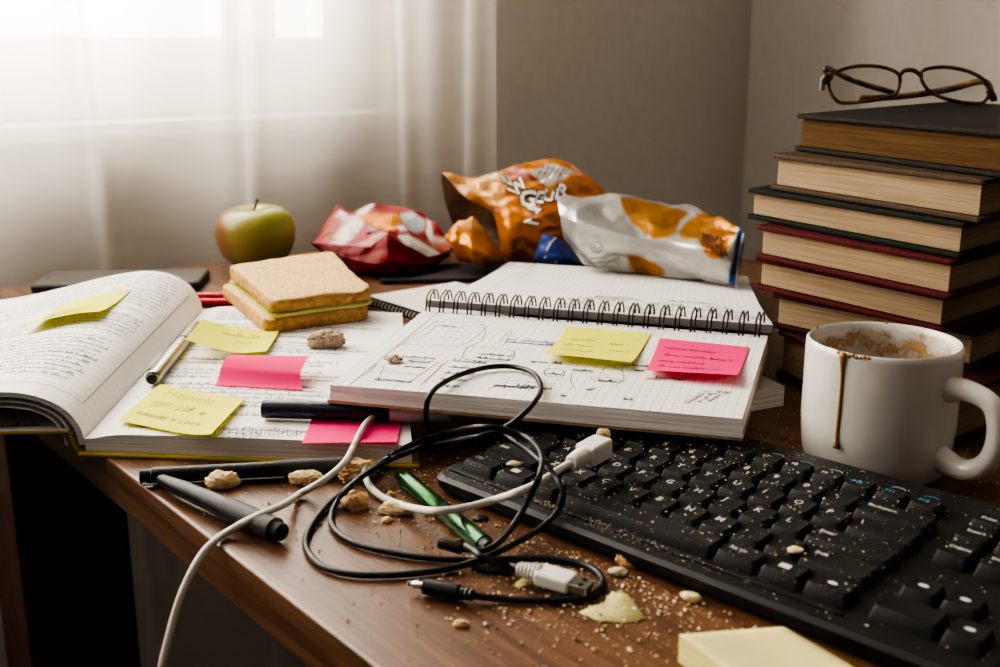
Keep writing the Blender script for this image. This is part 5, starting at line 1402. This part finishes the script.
# black audio cable
BR = .00155
t = thing('audio_cable', (D(440, 588, 0).x, D(440, 588, 0).y, 0), 'black looped audio cable with a small silver jack at its end', 'cable', 'tangled black cables')
ja, jb = D(408, 583, .0042), D(466, 594, .0042); ax = jb - ja; Lj = ax.length
mb = MB(); mb.lathe(ja, jb, [(0, .0008), (.0008, .0014), (.0016, .0009), (.0028, .0016), (.0075, .0016)], 14); obj('jack', mb, M['metal'], t, smooth=40)
mb = MB(); mb.lathe(ja, jb, [(.0072, .0022), (.0078, .0034), (.020, .0038), (.0235, .0036), (.0245, .0026), (.0255, .0029), (.0265, .0024), (.0275, .0028), (.0285, .0023), (.0295, .0026), (.0305, .0020), (Lj, .0019)], 16); obj('plug', mb, M['rubber'], t, smooth=40)
bp = [jb - ax.normalized() * .001, D(485, 597, .0030), D(520, 600, BR), D(560, 600, BR), D(588, 597, BR), D(602, 585, BR), D(597, 572, BR), D(578, 563, BR), D(545, 558, BR), D(510, 559, BR), D(470, 560, BR), D(430, 558, BR), D(395, 553, BR), D(360, 545, BR), D(338, 533, BR), D(331, 519, BR), D(337, 502, .0022),
      D(353, 484, .0120), D(372, 470, .0135), D(398, 456, .0062), D(428, 447, .0058), D(455, 441, .018), D(480, 436, .0285), D(500, 430, .0290), D(516, 420, .034), D(533, 404, .0412), D(541, 389, .0405), D(534, 374, .0405), D(515, 367, .0402), D(490, 367, .0402), D(465, 373, .0402), D(443, 383, .0415), D(430, 395, .0400), D(426, 410, .030), D(427, 424, .018), D(431, 431, .0080), D(445, 432, .004), D(462, 428, .004)]
mb = MB(); mb.tube(path(bp, 8), BR, 12); obj('cord', mb, M['rubber'], t, smooth=180)
# the other black cable: outer loop
cp2 = [D(412, 452, .0022), D(430, 442, .0032), D(455, 432, .0150), D(478, 428, .0290), D(496, 431, .0270), D(518, 444, .0268), D(540, 461, .0300), D(556, 478, .0262), D(563, 495, .0205), D(557, 512, .0120), D(538, 530, .0068), D(512, 545, .0064), D(488, 556, .0060), D(460, 566, .0025), D(430, 571.5, BR), D(390, 575, BR), D(350, 574, BR), D(322, 566, BR), D(307, 550, BR), D(308, 532, BR), D(325, 508, BR + .0003), D(345, 490, .0058), D(365, 474, .0090), D(398, 451, .0072), D(430, 437, .0090), D(455, 431, .0200), D(480, 427, .0335), D(505, 429, .0330), D(527, 438, .0305), D(541, 454, .0345), D(540, 474, .0300), D(530, 496, .0185), D(518, 518, .0105), D(504, 537, .0115), D(488, 549, .0100), D(472, 550, .0095), D(458, 547, .0100)]
t = thing('black_cable', (D(310, 545, 0).x, D(310, 545, 0).y, 0), 'black cable coiled in wide loops over the desk and keyboard, no plug visible', 'cable', 'tangled black cables')
mb = MB(); mb.tube(path(cp2, 8), BR, 12); obj('cord', mb, M['rubber'], t, smooth=180)
mb = MB(); a_, b_ = D(462, 549, .0099), D(440, 543, .0104); mb.lathe(a_, b_, [(0, .0021), (.001, .0026), ((b_ - a_).length, .0025)], 14); obj('sleeve', mb, M['rubber'], t, smooth=40)
# white usb plug with its short black lead
t = thing('usb_plug', (D(555, 580, 0).x, D(555, 580, 0).y, 0), 'white usb plug on a black lead lying on crumbs before the keyboard', 'plug', 'cables with usb plugs')
uA, uB = D(539, 574, .0060), D(589, 588, .0052); ax = (uB - uA); axn = ax.normalized(); Lu = ax.length
mb = MB(); plug_box(mb, uA + axn * (Lu * .34), ax, UP, Lu * .70, .0115, .0062); obj('housing', mb, M['white_plug'], t, bevel=.0014)
mb = MB(); plug_box(mb, uA + axn * (Lu * .84), ax, UP, Lu * .36, .0092, .0036); shell_ = obj('metal_shell', mb, M['metal'], t, bevel=.0004)
hb = MB()
for s_ in (-1, 1): plug_box(hb, uA + axn * (Lu * .88) + axn.cross(UP) * (.0024 * s_) + UP * .0019, ax, UP, .002, .0018, .0003)
obj('contact_holes', hb, M['pen_black'], t).parent = shell_
mb = MB(); mb.lathe(uA - axn * .0100, uB, [(k * .0009, .0026 + (.0007 if k % 2 else 0) + .0001 * k) for k in range(13)], 16); obj('strain_relief', mb, M['white_plug'], t, smooth=40)
mb = MB(); mb.tube(path([uA - axn * .0085, D(505, 564, .0052), D(484, 558, .0026 + .0125), D(474, 551, .0155), D(466, 546, .0150)], 8), BR, 12); obj('cord', mb, M['rubber'], t, smooth=180)

# ================================================================== FINE CRUMBS (uncountable)
rc_ = random.Random(99)
def speck(mb, p, s, mi):
    d = [Vector((rc_.uniform(.6, 1.2) * s, 0, 0)), Vector((0, rc_.uniform(.5, 1.1) * s, 0)), Vector((0, 0, rc_.uniform(.4, .8) * s))]
    a = rc_.uniform(0, 3.14); R = Matrix.Rotation(a, 3, 'Z'); d = [R @ k for k in d]
    c = p + UP * d[2].z * .8
    mb.add([c + d[0], c + d[1], c - d[0] * rc_.uniform(.6, 1), c - d[1] * rc_.uniform(.6, 1), c + d[2], c - d[2] * .8], [(0, 1, 4), (1, 2, 4), (2, 3, 4), (3, 0, 4), (1, 0, 5), (2, 1, 5), (3, 2, 5), (0, 3, 5)], mi)
deskc = MB()
def on_desk(p):
    d = Vector((p.x, p.y, 0)) - KO; u, v = d.dot(ku), d.dot(kv)
    if -.002 < u < KL + .002 and -.012 < v < KD + .004: return False
    bu, bv = buv(p)
    if bu < BW + .006 and -.006 < bv: return False
    if (Vector((p.x, p.y, 0)) - MC).length < MR: return False
    w = Vector((p.x, p.y, 0)) - CNR
    return w.dot(E2) > .003 and w.dot(E1) > 0
def gauss_patch(n, px, py, sx, sy, smin, smax, pw=2.2):
    k = 0
    while k < n:
        x, y = rc_.gauss(px, sx), rc_.gauss(py, sy)
        if not (y > 395 and y < 690): k += .2; continue
        p = P(x, y, 0)
        if on_desk(p): speck(deskc, p, lerp(smin, smax, rc_.random() ** pw), rc_.choice((0, 0, 1, 1, 2)))
        k += 1
gauss_patch(2100, 570, 550, 65, 32, .0003, .0013, 3.4); gauss_patch(1100, 660, 605, 75, 28, .0003, .0016, 4); gauss_patch(650, 470, 500, 55, 28, .00035, .0012, 2.6)
gauss_patch(420, 445, 455, 40, 18, .0003, .0010, 2.6); gauss_patch(260, 380, 500, 55, 25, .0003, .0015, 2.4); gauss_patch(160, 260, 478, 70, 16, .0003, .0009, 2.4)
gauss_patch(260, 560, 620, 120, 40, .0004, .0012, 2.2); gauss_patch(260, 800, 430, 60, 25, .0003, .0011, 2.6); gauss_patch(380, 960, 460, 35, 25, .0003, .0010, 2.5); gauss_patch(110, 180, 456, 60, 5, .0003, .0008)
gauss_patch(150, 860, 650, 60, 15, .0005, .0013)
spm = [noisy('speck_tan', (.56, .41, .24), (.74, .58, .38), 300, .9), noisy('speck_pale', (.70, .58, .42), (.88, .76, .60), 300, .9), noisy('speck_brown', (.34, .18, .08), (.50, .30, .15), 300, .9)]
o = obj('crumbs', deskc, spm); tag(o, 'fine tan crumbs scattered thickly over the desk in front of the keyboard', 'crumbs', kind='stuff')
kc = MB()
for k in range(2600):
    u, v = rc_.uniform(.004, KL - .004), rc_.uniform(-.006, KD - .003)
    if rc_.random() > .35 + .65 * max(0, min(1, 1.1 - abs(u - .09) / .16)): continue
    z = kz(v)
    onkey = (.008 < u < .228 and .001 < v < .113) or (.235 < u < .28 and .06 < v < .113)
    if onkey: z += .0053
    p = kp(u, v, z - .0001); s = lerp(.00022, .00085, rc_.random() ** 3.2)
    speck(kc, p, s, rc_.choice((0, 1, 1, 2)))
for k in range(260):
    u = rc_.gauss(.10, .04); v = rc_.gauss(-.0015, .0028); p = kp(u, v, kz(0) + .0010); speck(kc, p, rc_.uniform(.00025, .0006), rc_.choice((0, 1)))
o = obj('keyboard_crumbs', kc, spm); tag(o, 'fine crumbs dusting the keys and frame of the black keyboard', 'crumbs', kind='stuff')

# ================================================================== LIGHT
def area(name, loc, direction, sx, sy, power, col):
    l = bpy.data.lights.new(name, 'AREA'); l.shape = 'RECTANGLE'; l.size = sx; l.size_y = sy; l.energy = power; l.color = col
    o = bpy.data.objects.new(name, l); COL.objects.link(o); o.location = loc
    z = -Vector(direction).normalized(); x = UP.cross(z).normalized(); y = z.cross(x)
    o.matrix_world = Matrix.Translation(loc) @ Matrix((x, y, z)).transposed().to_4x4()
    return o
wc = wp((t_w0 + t_w1) / 2 + .15, .55); wc.z = T + .95
area('window_daylight', wc, E1 * 1 + UP * -.08, 2.6, 1.9, 200, (1.0, .955, .88))
w = bpy.data.worlds.new('World'); scene.world = w; w.use_nodes = True
bg = w.node_tree.nodes['Background']; bg.inputs[0].default_value = (1.0, .92, .83, 1)
nt = w.node_tree; tcw = nt.nodes.new('ShaderNodeTexCoord')         # overcast sky, bright on the window side
dt = nt.nodes.new('ShaderNodeVectorMath'); dt.operation = 'DOT_PRODUCT'; dt.inputs[1].default_value = tuple(-E1)
mrw = nt.nodes.new('ShaderNodeMapRange'); mrw.interpolation_type = 'SMOOTHSTEP'
for k_, v_ in (('From Min', .25), ('From Max', .7), ('To Min', .085), ('To Max', 5.0)): mrw.inputs[k_].default_value = v_
nt.links.new(tcw.outputs['Generated'], dt.inputs[0]); nt.links.new(dt.outputs['Value'], mrw.inputs[0]); nt.links.new(mrw.outputs[0], bg.inputs[1])

# ================================================================== CAMERA
cam = bpy.data.cameras.new('Camera'); co = bpy.data.objects.new('Camera', cam); COL.objects.link(co)
cam.sensor_width = 36.0; cam.lens = FPX / 1000 * 36.0; cam.clip_start = .02
co.location = (0, 0, T + H); co.rotation_euler = (math.pi / 2 - PITCH, 0, 0)
cam.dof.use_dof = True; cam.dof.focus_distance = .66; cam.dof.aperture_fstop = 11.0
scene.camera = co
scene.view_settings.view_transform = 'AgX'; scene.view_settings.look = 'AgX - High Contrast'
scene.view_settings.exposure = 0.42
